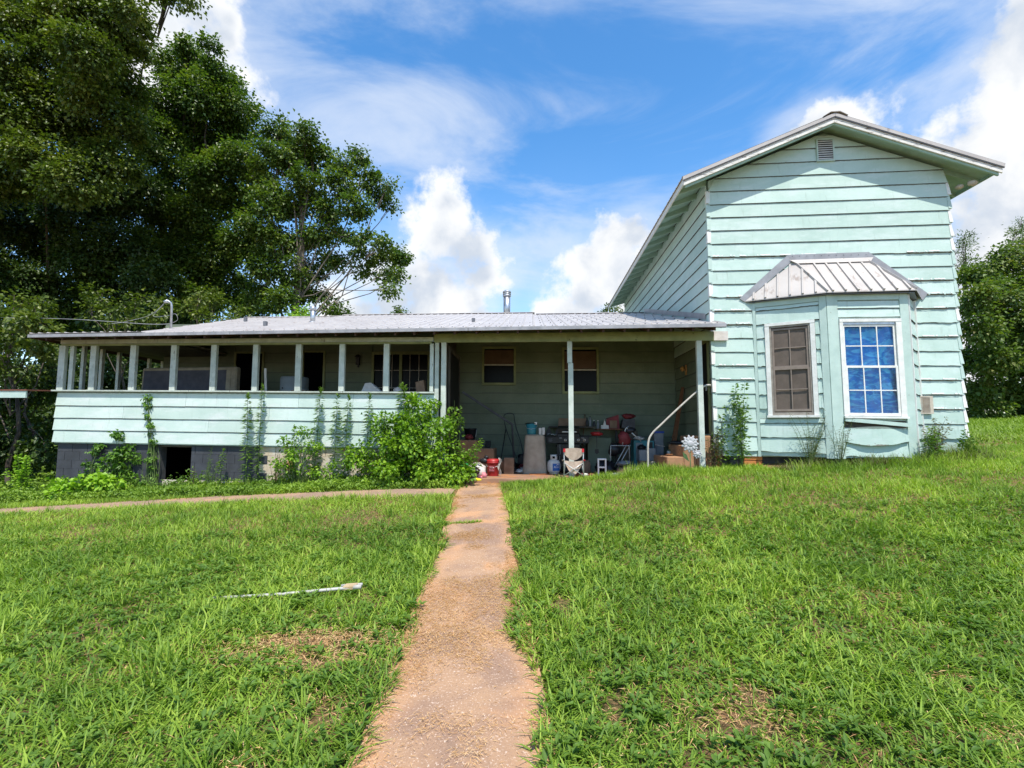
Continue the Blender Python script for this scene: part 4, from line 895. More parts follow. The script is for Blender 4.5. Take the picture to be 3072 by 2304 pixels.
# red bucket
def bucket(name, label, u, v, w, r0, r1, h, mat, handle='pale_metal', rim=True, rz=0., group=None):
    t = put(name, label, 'bucket', u, v, w, rz, group)
    pr_ = [(r0 * .98, 0), (r0, .01), (r1, h * .92)]
    if rim: pr_ += [(r1 + .008, h * .78), (r1 + .010, h * .80), (r1 + .002, h * .84), (r1 + .010, h * .88), (r1 + .002, h * .93)]
    pr_ = sorted(pr_[:2], key=lambda q: q[1]) + ([(r0 + (r1 - r0) * .78, h * .78), (r1 + .01, h * .79), (r1 + .01, h * .82), (r1, h * .83), (r1 + .01, h * .88), (r1 + .01, h * .91), (r1, h * .92)] if rim else []) + [(r1, h), (r1 - .012, h), (r0 - .012, .02), (0, .02)]
    build('body', MB().lathe(pr_, 22), mat, t, True)
    build('handle', MB().tube([(-r1 - .012, -.0, h * .84), (-r1 * .8, -r1 * .75, h * .6), (0, -r1 * 1.12, h * .5), (r1 * .8, -r1 * .75, h * .6), (r1 + .012, 0, h * .84)], .004, 5), handle, t, True)
    return t
rb = bucket('red_bucket', 'red plastic bucket with a wire handle and rags over its rim, beside the white sack', -4.73, .32, FL, .125, .15, .37, 'red_plastic')
build('label_print', MB().prism([(-.075, -.141, .10), (.06, -.146, .10), (.075, -.150, .24), (-.085, -.148, .24)], (0, -.001, 0)), 'dark_red', rb)
for k in range(4): build('print_line', MB().box((-.06, -.1535 , .12 + k * .03), (.045 - .02 * (k % 2), -.1515, .130 + k * .03)), 'bag_pink', rb)
rg = tag(build('rag', MB(H).ball((-4.93, .28, .78), (.10, .07, .06), 12, .3).ball((-4.88, .33, .85), (.06, .06, .05), 10, .3), 'dark_metal', None, True), 'dark crumpled rag hanging over the left rim of the red bucket', 'rag')
tag(build('towel', MB(H).grid(lambda a, b: (-4.60 + .05 * a + .02 * math.sin(9 * b), .20 + .04 * math.sin(5 * a), .85 - .36 * b + .01 * math.sin(7 * a)), 6, 12), 'white_item', None, True), 'pale striped towel hanging down the right side of the red bucket', 'towel')
tag(build('small_bin_box', MB(H).box((-4.52, .9, FL), (-4.28, 1.2, .83)), 'cardboard', None, bevel=.01), 'low brown carton standing behind the red bucket', 'box')
# white sack with pink edge, green bag, yellow plastic
def lump(name, label, cat, u, v, w, r, mat, jit=.18, n=16, parts=()):
    t = put(name, label, cat, u, v, w)
    mb = MB(); mb.ball((0, 0, r[2] * .92), r, n, jit); mb.v = [(x, y, max(0, z)) for x, y, z in mb.v]; build('body', mb, mat, t, True)
    for nm, c, rr, mm in parts: build(nm, MB().ball(c, rr, 10, .25), mm, t, True)
    return t
sk = lump('sack', 'white plastic sack with dark printed panels lying left of the red bucket', 'sack', -5.05, -.12, .43, (.21, .16, .17), 'bag_white', .12, 18, [('pink_fold', (.16, -.08, .07), (.075, .06, .07), 'bag_pink'), ('pink_fold', (.09, -.13, .03), (.07, .05, .03), 'bag_pink')])
build('printed_panel', MB().prism([(-.04, -.157, .10), (.07, -.160, .09), (.10, -.15, .19), (.02, -.135, .25), (-.06, -.14, .19)], (0, -.006, .002)), 'stem_brown', sk); build('printed_panel', MB().prism([(-.15, -.125, .16), (-.08, -.14, .17), (-.06, -.12, .25), (-.13, -.10, .25)], (0, -.006, .002)), 'dark_metal', sk)
lump('green_bag', 'green plastic bag crumpled on top of the white sack near the bush', 'bag', -5.30, .02, .62, (.13, .10, .06), 'bag_green', .3)
lump('white_bag', 'thin crumpled white bag half hidden behind the leaves of the bush', 'bag', -5.52, -.16, .43, (.15, .14, .13), 'bag_white', .3)
yt = put('yellow_flower', 'bright yellow plastic flower lying on the bare dirt by the bush', 'plastic flower', -5.0, -.62, .405)
for k in range(7): a = k * .9; build('petal', MB().ball((.07 * math.cos(a), .05 * math.sin(a), .03 + .01 * (k % 3)), (.045, .03, .018), 8, .2), 'yellow_plastic', yt, True)
build('stalk', MB().tube([(-.05, 0, .02), (-.25, .03, .012), (-.42, -.02, .01)], .006, 5), 'yellow_plastic', yt)
# black pot, crate and things on the left steps
pt = put('black_pot', 'black pot standing on the top left step beside the bush', 'pot', -5.43, 1.75, 1.232)
build('body', MB().lathe([(.12, 0), (.125, .01), (.155, .25), (.17, .26), (.17, .29), (.155, .29), (.12, .03), (0, .03)], 20), 'grill_black', pt, True); build('handle', MB().tube([(.16, -.02, .26), (.17, -.06, .18), (.15, -.07, .08)], .005, 5), 'pale_metal', pt)
tag(build('small_black_box', MB(H).box((-5.06, 1.95, 1.032), (-4.93, 2.1, 1.21)), 'grill_black', None, bevel=.008), 'small black box standing on the middle left step', 'box')
lump('striped_shoe', 'dark red and white shoe-like rag on the left steps behind the bush', 'rag', -5.42, 1.35, 1.232, (.10, .08, .07), 'dark_red', .3)
tag(build('dark_rail', MB(H).beam((-5.62, 1.55, 2.44), (-4.33, 1.85, 1.62), .045, .055).beam((-4.36, 1.84, 1.64), (-4.30, 1.86, .47), .04, .04), 'dark_metal', None), 'long black bar sloping down from the dark door to the mower', 'rail')
# push mower
t = put('push_mower', 'black push mower with its folded handle standing against the back wall', 'lawn mower', -4.12, 2.25, FL)
for s_ in (-1, 1):
    build('handle_bar', MB().tube(cab([(-.06 + s_ * .10 + .02, .0 + .0 * s_, .32), (-.16 + s_ * .13, .06, .72), (-.30 + s_ * .14, .14, 1.1), (-.36 + s_ * .14, .2, 1.36)]), .012, 6), 'dark_metal', t, True)
    for yv in (-.2, .2): build('wheel', MB(lambda x, y, z, s_=s_, yv=yv: (s_ * .21 + z, yv + x, .09 + y), True).lathe([(.085, -.02), (.09, -.01), (.09, .01), (.085, .02)], 16), 'grill_black', t, True)
build('handle_top', MB().tube(cab([(-.50, .2, 1.36), (-.48, .2, 1.46), (-.36, .2, 1.50), (-.24, .2, 1.47), (-.22, .2, 1.36)]), .013, 6), 'dark_metal', t, True)
build('deck', MB().lathe([(.24, .05), (.25, .06), (.24, .14), (.14, .18), (0, .18)], 18), 'dark_red', t, True)
build('engine', MB().box((-.1, -.12, .18), (.12, .12, .34)).lathe([(.11, .34), (.11, .40), (.08, .43), (0, .43)], 14), 'grill_black', t); build('fuel_cap', MB().lathe([(.035, .43), (.035, .46), (0, .46)], 10, (.05, .03)), 'dark_metal', t)
build('cable', MB().tube([(-.2, .1, 1.0), (-.05, .02, .7), (-.12, .0, .45)], .004, 4), 'dark_metal', t)
for i, (uu, vv, rr, mt, lb) in enumerate([(-4.32, 1.55, (.16, .1, .06), 'dark_metal', 'flattened black bag on the slab in front of the mower'), (-4.12, 1.35, (.14, .10, .05), 'bag_white', 'black and white plastic wrapper on the slab left of the covered stand')]): lump('wrapper' if i else 'black_bag', lb, 'bag', uu, vv, FL, rr, mt, .35)
# covered stand
t = put('covered_stand', 'tall box-shaped stand draped with a beige cloth cover beneath the teal bucket', 'covered stand', -3.78, 1.35, FL)
def drape(a, b):
    ang = 2 * math.pi * a; c_, s2 = math.cos(ang), math.sin(ang); k = .235 + .055 * (1 - b) + .008 * math.sin(9 * ang + 3 * b) * (1 - b); p_ = 5
    q = (abs(c_) ** p_ + abs(s2) ** p_) ** (-1 / p_); return (k * q * c_, k * .82 * q * s2, .93 * b - .02 * (b > .98))
build('cover', MB().grid(drape, 48, 12), 'beige_cloth', t, True); build('top', MB().box((-.21, -.17, .90), (.21, .17, .935)), 'beige_cloth', t, bevel=.03)
tb = bucket('teal_bucket', 'teal bucket standing on the beige covered stand', -3.86, 1.32, FL + .937, .105, .14, .26, 'teal_plastic', rim=False)
build('black_liner', MB().ball((0, 0, .265), (.145, .145, .022), 14, .25), 'grill_black', tb, True); build('white_tag', MB().box((.08, -.12, .24), (.14, -.09, .30)), 'white_item', tb)
for k, (u_, h_) in enumerate(((-3.655, .16), (-3.575, .17))):
    tag(build('white_carton', MB(H).box((u_ - .03, 1.2, FL + .937), (u_ + .035, 1.28, FL + .937 + h_)), 'white_item', None, bevel=.006), ['slim white carton leaning next to the teal bucket', 'wider white carton at the right edge of the covered stand'][k], 'carton')
# propane tank
t = put('propane_tank', 'white propane tank with a blue label between the covered stand and the grill', 'gas tank', -3.33, 1.25, FL)
build('tank_body', MB().lathe([(.11, 0), (.11, .03), (.13, .05), (.153, .09), (.157, .13), (.157, .24), (.148, .29), (.115, .33), (.06, .35), (0, .355)], 24), 'tank_white', t, True)
cl = build('collar', MB().lathe([(.085, .335), (.085, .45), (.08, .46), (.078, .45), (.078, .335)], 20), 'tank_white', t, True); build('valve', MB().lathe([(.03, .34), (.03, .41), (.045, .42), (.045, .44), (0, .44)], 12), 'dark_metal', t, True)
build('collar_opening', MB().box((-.028, -.0875, .375), (.032, -.0845, .43)), 'void', t)
lab = build('label', MB().grid(lambda a, b: (.1585 * math.sin(-.15 + 1.25 * a), -.1585 * math.cos(-.15 + 1.25 * a), .09 + .17 * b), 12, 1), 'label_blue', t, True)
def text(body, size, parent, mat, fn, name='lettering', ext=.0):
    cu = bpy.data.curves.new(name, 'FONT'); cu.body = body; cu.size = size; cu.extrude = ext; o = bpy.data.objects.new(name, cu); COL.objects.link(o)
    dg = bpy.context.evaluated_depsgraph_get(); me = bpy.data.meshes.new_from_object(o.evaluated_get(dg)); bpy.data.objects.remove(o)
    for vtx in me.vertices: vtx.co = fn(vtx.co.x, vtx.co.y)
    return link(name, me, mat, parent)
text('Ame', .075, t, 'print_white', lambda x, y: (.1605 * math.sin(.02 + x / .158), -.1605 * math.cos(.02 + x / .158), .155 + y))
build('mountain_mark', MB().prism([(.05, -.1545, .215), (.10, -.126, .25), (.13, -.093, .222)], (0, -.004, .0)), 'print_white', t)
build('hose', MB().tube(cab([(.04, -.05, .42), (.14, -.1, .46), (.19, -.02, .34), (.17, .12, .5)]), .008, 6), 'grill_black', t, True)
# grill
t = put('gas_grill', 'black gas grill with four pale knobs behind the middle porch post', 'grill', -2.92, 1.98, FL)
build('cart', MB().box((-.30, -.2, .08), (.28, .22, .72)), 'grill_black', t, bevel=.01); build('control_panel', MB().box((-.56, -.27, .735), (.50, -.22, .90)), 'grill_black', t, bevel=.008)
for x in (-.05, .115, .27, .42)[:4]: 
    kb = build('knob', MB(lambda a, b, c, x=x: (x - .03 + a, -.275 - c, .815 + b), True).lathe([(.036, 0), (.036, .012), (.028, .03), (0, .032)], 14), 'vent_beige', t, True); build('knob_grip', MB().box((x - .035, -.318, .785), (x - .025, -.306, .845)), 'grill_black', kb)
for x in (-.2, .35): build('print_line', MB().box((x - .03, -.2725, .865), (x + .03, -.2705, .873)), 'print_white', t)
for k in range(4): build('print_line', MB().box((-.50, -.2725, .78 + k * .022), (-.42 + .02 * (k % 2), -.2705, .786 + k * .022)), 'grey_plastic', t)
build('side_shelf', MB().box((-.60, -.22, .90), (-.31, .2, .925)), 'grill_black', t, bevel=.006); build('side_shelf', MB().box((.30, -.22, .90), (.56, .2, .925)), 'grill_black', t, bevel=.006)
build('firebox', MB().box((-.30, -.21, .74), (.29, .22, .98)), 'grill_black', t, bevel=.02); build('lid_handle', MB().beam((-.16, -.25, 1.02), (.20, -.25, 1.02), .02, .02), 'pale_metal', t)
build('lid', MB().prism([(-.27, -.18, .98), (-.27, -.20, 1.10), (-.27, .0, 1.17), (-.27, .2, 1.1), (-.27, .2, .98)], (.54, 0, 0)), 'grill_black', t)
for x in (-.27, .25):
    build('leg', MB().box((x, -.19, 0), (x + .03, -.16, .08)), 'grill_black', t); build('leg', MB().box((x, .17, 0), (x + .03, .20, .08)), 'grill_black', t)
build('gas_line', MB().tube([(-.22, -.22, .7), (-.21, -.24, .5), (-.24, -.2, .3)], .006, 5), 'pale_metal', t)
tag(build('wooden_tray', MB(H).hexa([(-3.16, 2.38, 1.63), (-2.44, 2.38, 1.63), (-2.42, 2.45, 1.83), (-3.14, 2.45, 1.83), (-3.16, 2.40, 1.62), (-2.44, 2.40, 1.62), (-2.42, 2.47, 1.83), (-3.14, 2.47, 1.83)]), 'cardboard', None), 'flat brown board standing upright behind the grill lid', 'board')
tag(build('back_ledge', MB(H).box((-3.4, 2.25, 1.585), (-2.2, 2.72, 1.615)), 'deck_wood', None), 'dark narrow ledge along the back wall behind the grill', 'ledge')
tag(build('chain', MB(H).tube(cab([(-3.46 + .045 * k, 1.82 + .03 * math.sin(k * 2.1), 1.388 + .012 * (k % 2) + .012 * math.sin(k)) for k in range(9)]), .011, 5), 'pale_metal', None), 'pale chain bundled on the left shelf of the grill', 'chain')
for k, (u_, lb) in enumerate(((-3.44, 'black tool case with a slanted top on the left shelf of the grill'), (-3.18, 'small grey iron-shaped case just left of the grill lid'))):
    tag(build('tool_case', MB(H).prism([(u_ - .08, 2.0, 1.39), (u_ + .13, 2.0, 1.39), (u_ + (.12 if k else .05), 2.0, 1.52), (u_ - (.04 if k else -.02), 2.0, 1.54 if k else 1.60)], (0, .12, 0)), 'dark_metal' if k else 'grill_black', None), lb, 'tool case')
sp = put('hanging_scoop', 'small black scoop hanging from the right shelf of the grill', 'scoop', -2.24, 1.76, .93)
build('shaft', MB().beam((0, 0, .12), (0, 0, .44), .016, .01), 'grill_black', sp); build('blade', MB().prism([(-.045, 0, .12), (.045, 0, .12), (.05, 0, .03), (0, 0, -.01), (-.05, 0, .03)], (0, .012, 0)), 'grill_black', sp)
lump('red_cloth', 'bright red cloth bundled on the right shelf of the grill', 'cloth', -2.22, 1.88, 1.377, (.14, .1, .055), 'red_plastic', .25)
for k, (u_, mt, h_, lb) in enumerate([(-2.42, 'grill_black', .21, 'tall black bottle right of the brown board behind the grill'), (-2.34, 'grey_plastic', .24, 'tall grey bottle in the row behind the grill'), (-2.24, 'dark_metal', .15, 'short dark jar with a white band behind the grill'), (-2.14, 'grey_plastic', .20, 'light topped jar last in the row behind the grill')]):
    b_ = put('bottle', lb, 'bottle', u_, 2.25, 1.615 if k < 3 else 1.56, group='bottles behind the grill'); build('body', MB().lathe([(.033, 0), (.035, .01), (.035, h_ * .65), (.015, h_ * .8), (.015, h_)], 12), mt, b_, True); build('cap', MB().lathe([(.018, h_), (.018, h_ + .02), (0, h_ + .02)], 10), 'white_item' if k > 1 else 'grill_black', b_)
# ledge right of the grill with bags
tag(build('wall_shelf', MB(H).box((-2.19, 2.1, 1.535), (-1.55, 2.6, 1.56)), 'wood_brown', None), 'thin brown shelf on a pole right of the grill', 'shelf')
tag(build('shelf_pole', MB(H).beam((-1.67, 2.3, FL), (-1.67, 2.3, 1.534), .05, .05), 'grill_black', None), 'black pole standing under the right end of the thin brown shelf', 'pole')
tag(build('white_scoop_box', MB(H).prism([(-2.07, 2.15, 1.561), (-1.88, 2.15, 1.561), (-1.88, 2.15, 1.645), (-1.95, 2.15, 1.66), (-1.98, 2.15, 1.80), (-2.01, 2.15, 1.66), (-2.07, 2.15, 1.65)], (0, .1, 0)), 'white_item', None), 'white holder with a pointed back standing on the thin brown shelf', 'holder')
rbg = put('red_bag', 'dark red paper bag with an orange patch on the thin brown shelf', 'bag', -1.73, 2.35, 1.561)
build('body', MB().hexa([(-.2, -.08, 0), (.15, -.08, 0), (.15, .08, 0), (-.16, .08, 0), (-.19, -.06, .26), (.13, -.03, .37), (.13, .03, .37), (-.17, .04, .28)]), 'dark_red', rbg); build('patch', MB().box((-.10, -.09, .02), (.08, -.082, .22)), 'cardboard', rbg)
tag(build('dark_crate', MB(H).hexa([(-1.56, 2.15, 1.60), (-1.22, 2.15, 1.52), (-1.22, 2.4, 1.52), (-1.56, 2.4, 1.60), (-1.52, 2.15, 1.80), (-1.22, 2.15, 1.83), (-1.22, 2.4, 1.83), (-1.52, 2.4, 1.80)]), 'dark_metal', None), 'tilted dark crate just right of the red paper bag', 'crate')
tag(build('fallen_stand', MB(H).box((-1.55, 2.2, FL), (-1.15, 2.38, 1.519)), 'deck_wood', None), 'dark upright cabinet standing under the tilted crate', 'cabinet')
# stroller-like folded cart
t = put('folded_stroller', 'folded stroller frame with crossing silver tubes in front of the cabinet', 'stroller', -1.72, 1.42, FL)
for s_ in (0, .09): build('long_tube', MB().tube([(-.22 + s_, -.0, .08), (.15 + s_, .05, .72)], .011, 6), 'pale_metal', t, True)
build('frame_bar', MB().tube([(-.26, 0, .05), (-.23, 0, .70), (.20, .02, .70), (.21, 0, .28)], .012, 6), 'pale_metal', t, True); build('push_bar', MB().tube([(.05, .05, .72), (.13, .06, 1.10), (.20, .06, 1.16)], .014, 6), 'pale_metal', t, True)
build('push_bar', MB().tube([(.16, .06, 1.12), (.36, .06, .93), (.50, .08, .80)], .014, 6), 'pale_metal', t, True)
build('red_seat', MB().ball((.10, .1, .86), (.16, .1, .18), 12, .25), 'dark_red', t, True); build('dark_basket', MB().ball((-.14, .1, .60), (.14, .12, .16), 12, .2), 'grill_black', t, True)
for x in (-.24, .22): build('wheel', MB(lambda a, b, c, x=x: (x + c, a, .07 + b), True).lathe([(.06, -.015), (.07, 0), (.06, .015)], 14), 'grill_black', t, True)
build('hood', MB().ball((.24, .12, 1.06), (.15, .1, .08), 12, .2), 'dark_metal', t, True)
JUNK = [
 ('crumpled dark tarp on the slab between the left steps and the mower', 'black_tarp', 'tarp', -4.42, 1.9, .0, (.22, .16, .13), 'grill_black'),
 ('torn white feed sack pushed under the mower handle', 'feed_sack', 'sack', -3.98, 1.72, .0, (.15, .10, .08), 'bag_white'),
 ('brown paper bag standing against the side of the grill cart', 'paper_sack', 'bag', -2.52, 1.55, .0, (.10, .08, .17), 'cardboard'),
 ('coiled black hose heap in front of the grill', 'hose_heap', 'hose', -2.92, 1.52, .0, (.24, .13, .09), 'dark_metal'),
 ('dark green garbage bag between the shelf pole and the hollow block', 'garbage_bag', 'bag', -2.02, 1.3, .0, (.17, .14, .16), 'grill_black'),
 ('faded red jacket heaped on top of the dark cabinet', 'jacket', 'jacket', -1.36, 2.25, 1.37, (.16, .10, .07), 'dark_red'),
 ('grey blanket bundled on the flat brown carton', 'blanket', 'blanket', -1.70, 1.05, .24, (.16, .12, .06), 'grey_plastic'),
 ('black boot lying on the lowest right step', 'boot', 'boot', -1.18, .55, .252, (.11, .05, .07), 'grill_black'),
 ('brown work glove on the second right step', 'glove', 'glove', -.84, .5, .507, (.09, .05, .025), 'wood_brown'),
 ('white rag crumpled on the blue printed box', 'white_rag', 'rag', -1.18, 1.9, .832, (.12, .09, .05), 'bag_white'),
 ('black plastic bag slumped on the lidded carton', 'plastic_bag', 'bag', -1.21, 1.5, .612, (.09, .09, .06), 'grill_black')]
for lb, nm, ct, u_, v_, h_, r_, mt in JUNK: lump(nm, lb, ct, u_, v_, FL + h_, r_, mt, .32)
for k, (u_, v_, a_, mt, lb) in enumerate([(-2.62, 2.62, .10, 'wood_brown', 'thin brown broom stick leaning on the back wall right of the grill'), (-1.02, 2.55, -.12, 'rail_paint', 'pale broom handle leaning on the back wall behind the blue printed box'), (-4.72, 2.6, .08, 'grill_black', 'black rake handle leaning on the back wall above the left steps')]):
    tag(build(('broom', 'broom', 'rake')[k], MB(H).tube([(u_, v_ - .3, FL), (u_ + a_ * 2, v_ + .1, 1.95 - .2 * k)], .013, 6), mt, None, True), lb, ('broom', 'broom', 'rake')[k])
pw2 = put('extension_cord', 'orange extension cord looped on the slab in front of the covered stand', 'cord', -3.75, .85, FL)
build('cord', MB().tube(cab([(.0, 0, .01), (.22, .08, .012), (.12, .2, .014), (-.15, .12, .014), (-.12, -.06, .016), (.15, -.02, .02), (.3, .12, .012), (.5, .1, .01)]), .006, 5), 'clay_block', pw2, True)
# cinder block on end
t = put('cinder_block', 'pale hollow concrete block standing on end right of the camp chair', 'concrete block', -2.227, .95, FL)
for a, b in (((-.10, 0, 0), (-.068, .19, .40)), ((.068, 0, 0), (.10, .19, .40))): build('side_face', MB().box(a, b), 'white_trim', t)
for z0, z1 in ((0, .03), (.185, .215), (.37, .40)): build('web', MB().box((-.067, 0, z0), (.067, .19, z1)), 'white_trim', t)
# boxes to the right
bb = tag(build('blue_printed_box', MB(H).box((-1.35, 1.72, FL), (-.86, 2.1, 1.28)), 'teal_plastic', None, bevel=.006), 'tall pale blue printed box beside the silver stroller frame', 'box')
build('print_patch', MB(H).box((-1.30, 1.712, .80), (-1.14, 1.718, 1.22)), 'heater_grey', bb); build('print_patch', MB(H).box((-1.02, 1.712, 1.0), (-.90, 1.718, 1.24)), 'grill_black', bb)
tag(build('dark_bin', MB(H).box((-1.12, 1.38, FL), (-.90, 1.64, 1.1)), 'grey_plastic', None, bevel=.01), 'dark grey bin standing right of the white carton', 'bin')
tag(build('lower_carton', MB(H).box((-1.29, 1.33, FL), (-1.125, 1.62, .80)), 'cardboard', None), 'brown carton under the white lidded carton', 'carton')
wcb = tag(build('lidded_carton', MB(H).box((-1.30, 1.32, .803), (-1.122, 1.62, 1.06)), 'grey_plastic', None, bevel=.006), 'grey white lidded carton stacked on a brown carton by the handrail', 'carton')
tc_ = put('storage_bin', 'tall grey storage bin with a blue lid behind the handrail', 'bin', -.70, 2.0, FL); build('body', MB().hexa([(-.10, -.12, 0), (.11, -.12, 0), (.11, .12, 0), (-.10, .12, 0), (-.115, -.14, 1.02), (.12, -.14, 1.02), (.12, .14, 1.02), (-.115, .14, 1.02)]), 'grey_plastic', tc_, bevel=.01); build('lid', MB().box((-.13, -.15, 1.022), (.13, .15, 1.065)), 'blue_plastic', tc_)
cb_ = tag(build('flat_carton', MB(H).hexa([(-1.93, .85, FL), (-1.56, .75, FL), (-1.45, 1.15, FL), (-1.85, 1.25, FL), (-1.90, .87, .62), (-1.60, .78, .69), (-1.50, 1.15, .72), (-1.82, 1.25, .66)]), 'cardboard', None), 'crushed flat carton lying on the slab right of the hollow block', 'carton')
tag(build('white_box', MB(H).hexa([(-1.66, .62, .47), (-1.46, .62, FL), (-1.42, .82, FL), (-1.62, .82, .47), (-1.68, .62, .60), (-1.46, .62, .66), (-1.44, .80, .66), (-1.64, .80, .62)]), 'white_item', None), 'white crumpled box end beside the crushed carton', 'box')
lump('dark_sack', 'dark grey sack lying flat on the slab below the crushed carton', 'sack', -1.92, .50, FL, (.22, .1, .06), 'grey_plastic', .2)
lump('pale_sack', 'pale folded cloth on the slab edge next to the dark grey sack', 'cloth', -1.62, .42, FL, (.12, .08, .035), 'white_item', .2)
for k in range(2):
    s2 = put('shoe', ['white striped shoe on the slab behind the camp chair', 'darker shoe lying right of the striped shoe'][k], 'shoe', -2.66 + .15 * k, .62, FL); build('upper', MB().ball((0, 0, .04), (.09, .045, .045), 10, .08), ['white_item', 'dark_red'][k], s2, True); build('sole', MB().box((-.09, -.04, 0), (.09, .04, .015)), 'dark_metal', s2)
lump('clutter_bag', 'dark bag slumped against the grill cart near the cabinet', 'bag', -2.1, 1.7, FL, (.2, .15, .18), 'grill_black', .2)
tag(build('white_cabinet', MB(H).box((-2.40, 2.3, FL), (-1.80, 2.7, 1.32)), 'mint_board_shaded', None), 'low pale cabinet standing between the grill and the shelf pole', 'cabinet')
tag(build('leaning_board', MB(H).hexa([(-.60, 1.72, .46), (-.46, 1.72, .46), (-.46, 1.77, .46), (-.60, 1.77, .46), (-.10, 1.95, 2.62), (-.035, 1.95, 2.62), (-.035, 2.0, 2.62), (-.10, 2.0, 2.62)]), 'wood_brown', None), 'brown plank leaning in the corner of the porch behind the handrail', 'plank')
t = put('white_pot', 'small white flower pot on the steps under the plank', 'flower pot', -.66, 1.16, .957); build('body', MB().lathe([(.035, 0), (.05, .09), (.045, .09), (.03, .02), (0, .02)], 12), 'white_item', t, True); build('sprig', MB().ball((.02, 0, .11), (.03, .03, .02), 6, .3), 'leaf_paint', t)
lump('black_mat', 'rolled black mat on the top step by the side door', 'mat', -.42, .95, 1.412 - .21, (.30, .12, .05), 'grill_black', .15)
tag(build('stick', MB(H).tube([(-.98, 1.1, 1.19), (-.74, 1.2, 1.15)], .008, 5), 'rail_paint', None), 'thin pale stick poking out over the middle step', 'stick')
# painted metal flower ornament leaning at the right post
t = put('flower_ornament', 'white painted metal flower ornament on a stake left of the right post', 'garden ornament', -.66, -.42, .60)
build('stake', MB().tube([(.03, 0, -.12), (0, .01, .15), (.0, .0, .60)], .010, 6), 'leaf_paint', t, True)
def bloom(nm, c, r, n, parent, tilt):
    f_ = build(nm, MB(lambda x, y, z: (c[0] + x, c[1] - z, c[2] + y), True).lathe([(0, .035), (r * .22, .034), (r * .4, .018), (r * .42, 0), (0, -.005)], 16), 'flower_white', parent, True)
    for lay, rr_, off in ((0, 1.0, 0), (1, .78, .5)):
        for k in range(n):
            a = 2 * math.pi * (k + off) / n
            def P_(x, y, z, a=a, lay=lay): return (c[0] + x * math.cos(a) - y * math.sin(a), c[1] - z - lay * .012, c[2] + x * math.sin(a) + y * math.cos(a))
            build('petal', MB(P_, True).ball((r * rr_ * .64, 0, .004), (r * .36 * rr_, r * .155, .008), 10), 'flower_white', f_, True)
bloom('bloom', (-.0, -.01, .64), .185, 11, t, 0); bloom('small_bloom', (.13, -.03, .44), .105, 7, t, 0)
build('metal_leaf', MB().prism([(-.02, 0, .28), (-.13, -.01, .36), (-.15, -.02, .48), (-.07, -.01, .42)], (0, .006, 0)), 'leaf_paint', t)
# things behind the breast-high wall of the screened porch, standing on its floor
t = put('box_spring', 'grey box spring with a beige edge leaning upright behind the screened porch wall', 'box spring', -12.62, .75, F2)
build('frame', MB().hexa([(-1.31, -.02, 0), (1.35, -.02, 0), (1.35, .16, 0), (-1.31, .16, 0), (-1.31, .06, 1.95), (1.30, .06, 1.95), (1.30, .24, 1.95), (-1.31, .24, 1.95)]), 'mattress_beige', t, bevel=.03)
build('cloth_panel', MB().hexa([(-1.24, -.026, .1), (1.05, -.026, .1), (1.05, -.021, .1), (-1.24, -.021, .1), (-1.24, .048, 1.87), (1.05, .048, 1.87), (1.05, .055, 1.87), (-1.24, .055, 1.87)]), 'mattress_grey', t)
build('end_fold', MB().hexa([(1.06, -.03, .1), (1.20, -.03, .1), (1.20, -.022, .1), (1.06, -.022, .1), (1.04, .045, 1.86), (1.16, .045, 1.86), (1.16, .052, 1.86), (1.04, .052, 1.86)]), 'mattress_beige', t)
t = put('water_tank', 'short wide grey tank standing behind the screened porch wall near the middle', 'tank', -10.03, 1.35, F2); build('body', MB().lathe([(.34, 0), (.345, .02), (.345, 1.70), (.33, 1.76), (.1, 1.775), (0, 1.775)], 28), 'heater_grey', t, True); build('cap', MB().lathe([(.03, 1.77), (.03, 1.80), (0, 1.80)], 10), 'dark_metal', t); build('drain', MB().ball((-.13, -.335, 1.46), (.02, .02, .02), 6), 'grill_black', t)
def table(u0, u1, v0, v1, top, lb):  # tables not seen in the image, added as supports for the clutter
    t = put('table', lb, 'table', (u0 + u1) / 2, (v0 + v1) / 2, F2); hu, hv, h = (u1 - u0) / 2, (v1 - v0) / 2, top - F2
    build('tabletop', MB().box((-hu, -hv, h - .03), (hu, hv, h)), 'wood_brown', t)
    for sx_ in (-1, 1):
        for sy_ in (-1, 1): build('leg', MB().box((sx_ * (hu - .04) - .02, sy_ * (hv - .04) - .02, 0), (sx_ * (hu - .04) + .02, sy_ * (hv - .04) + .02, h - .031)), 'wood_brown', t)
table(-9.7, -8.7, .3, .9, 2.27, 'brown table added as a support right of the grey tank behind the porch wall'); table(-8.3, -6.5, .3, .95, 2.26, 'long brown table added as a support near the screened porch corner by the bush')
tag(build('cardboard_sheet', MB(H).hexa([(-9.66, .35, 2.275), (-9.05, .35, 2.275), (-9.05, .8, 2.275), (-9.66, .8, 2.275), (-9.60, .35, 2.36), (-9.20, .35, 2.33), (-9.20, .8, 2.33), (-9.60, .8, 2.36)]), 'cardboard', None), 'low pile of brown cardboard just right of the grey tank', 'cardboard')
tag(build('paper_pile', MB(H).box((-9.55, .4, 2.365), (-9.40, .7, 2.39)), 'white_item', None), 'small white paper pile on top of the brown cardboard', 'paper')
tag(build('white_foam', MB(H).hexa([(-7.92, .4, 2.265), (-7.30, .4, 2.265), (-7.30, .6, 2.265), (-7.95, .6, 2.265), (-7.80, .42, 2.54), (-7.66, .42, 2.55), (-7.66, .6, 2.55), (-7.80, .6, 2.54)]), 'white_item', None, bevel=.01), 'white foam block leaning behind the porch wall post nearest the bush', 'foam block')
lump('beige_bundle', 'small beige bundle on the porch table right of the white foam', 'bundle', -7.02, .5, 2.262, (.11, .08, .10), 'bag_white', .15)
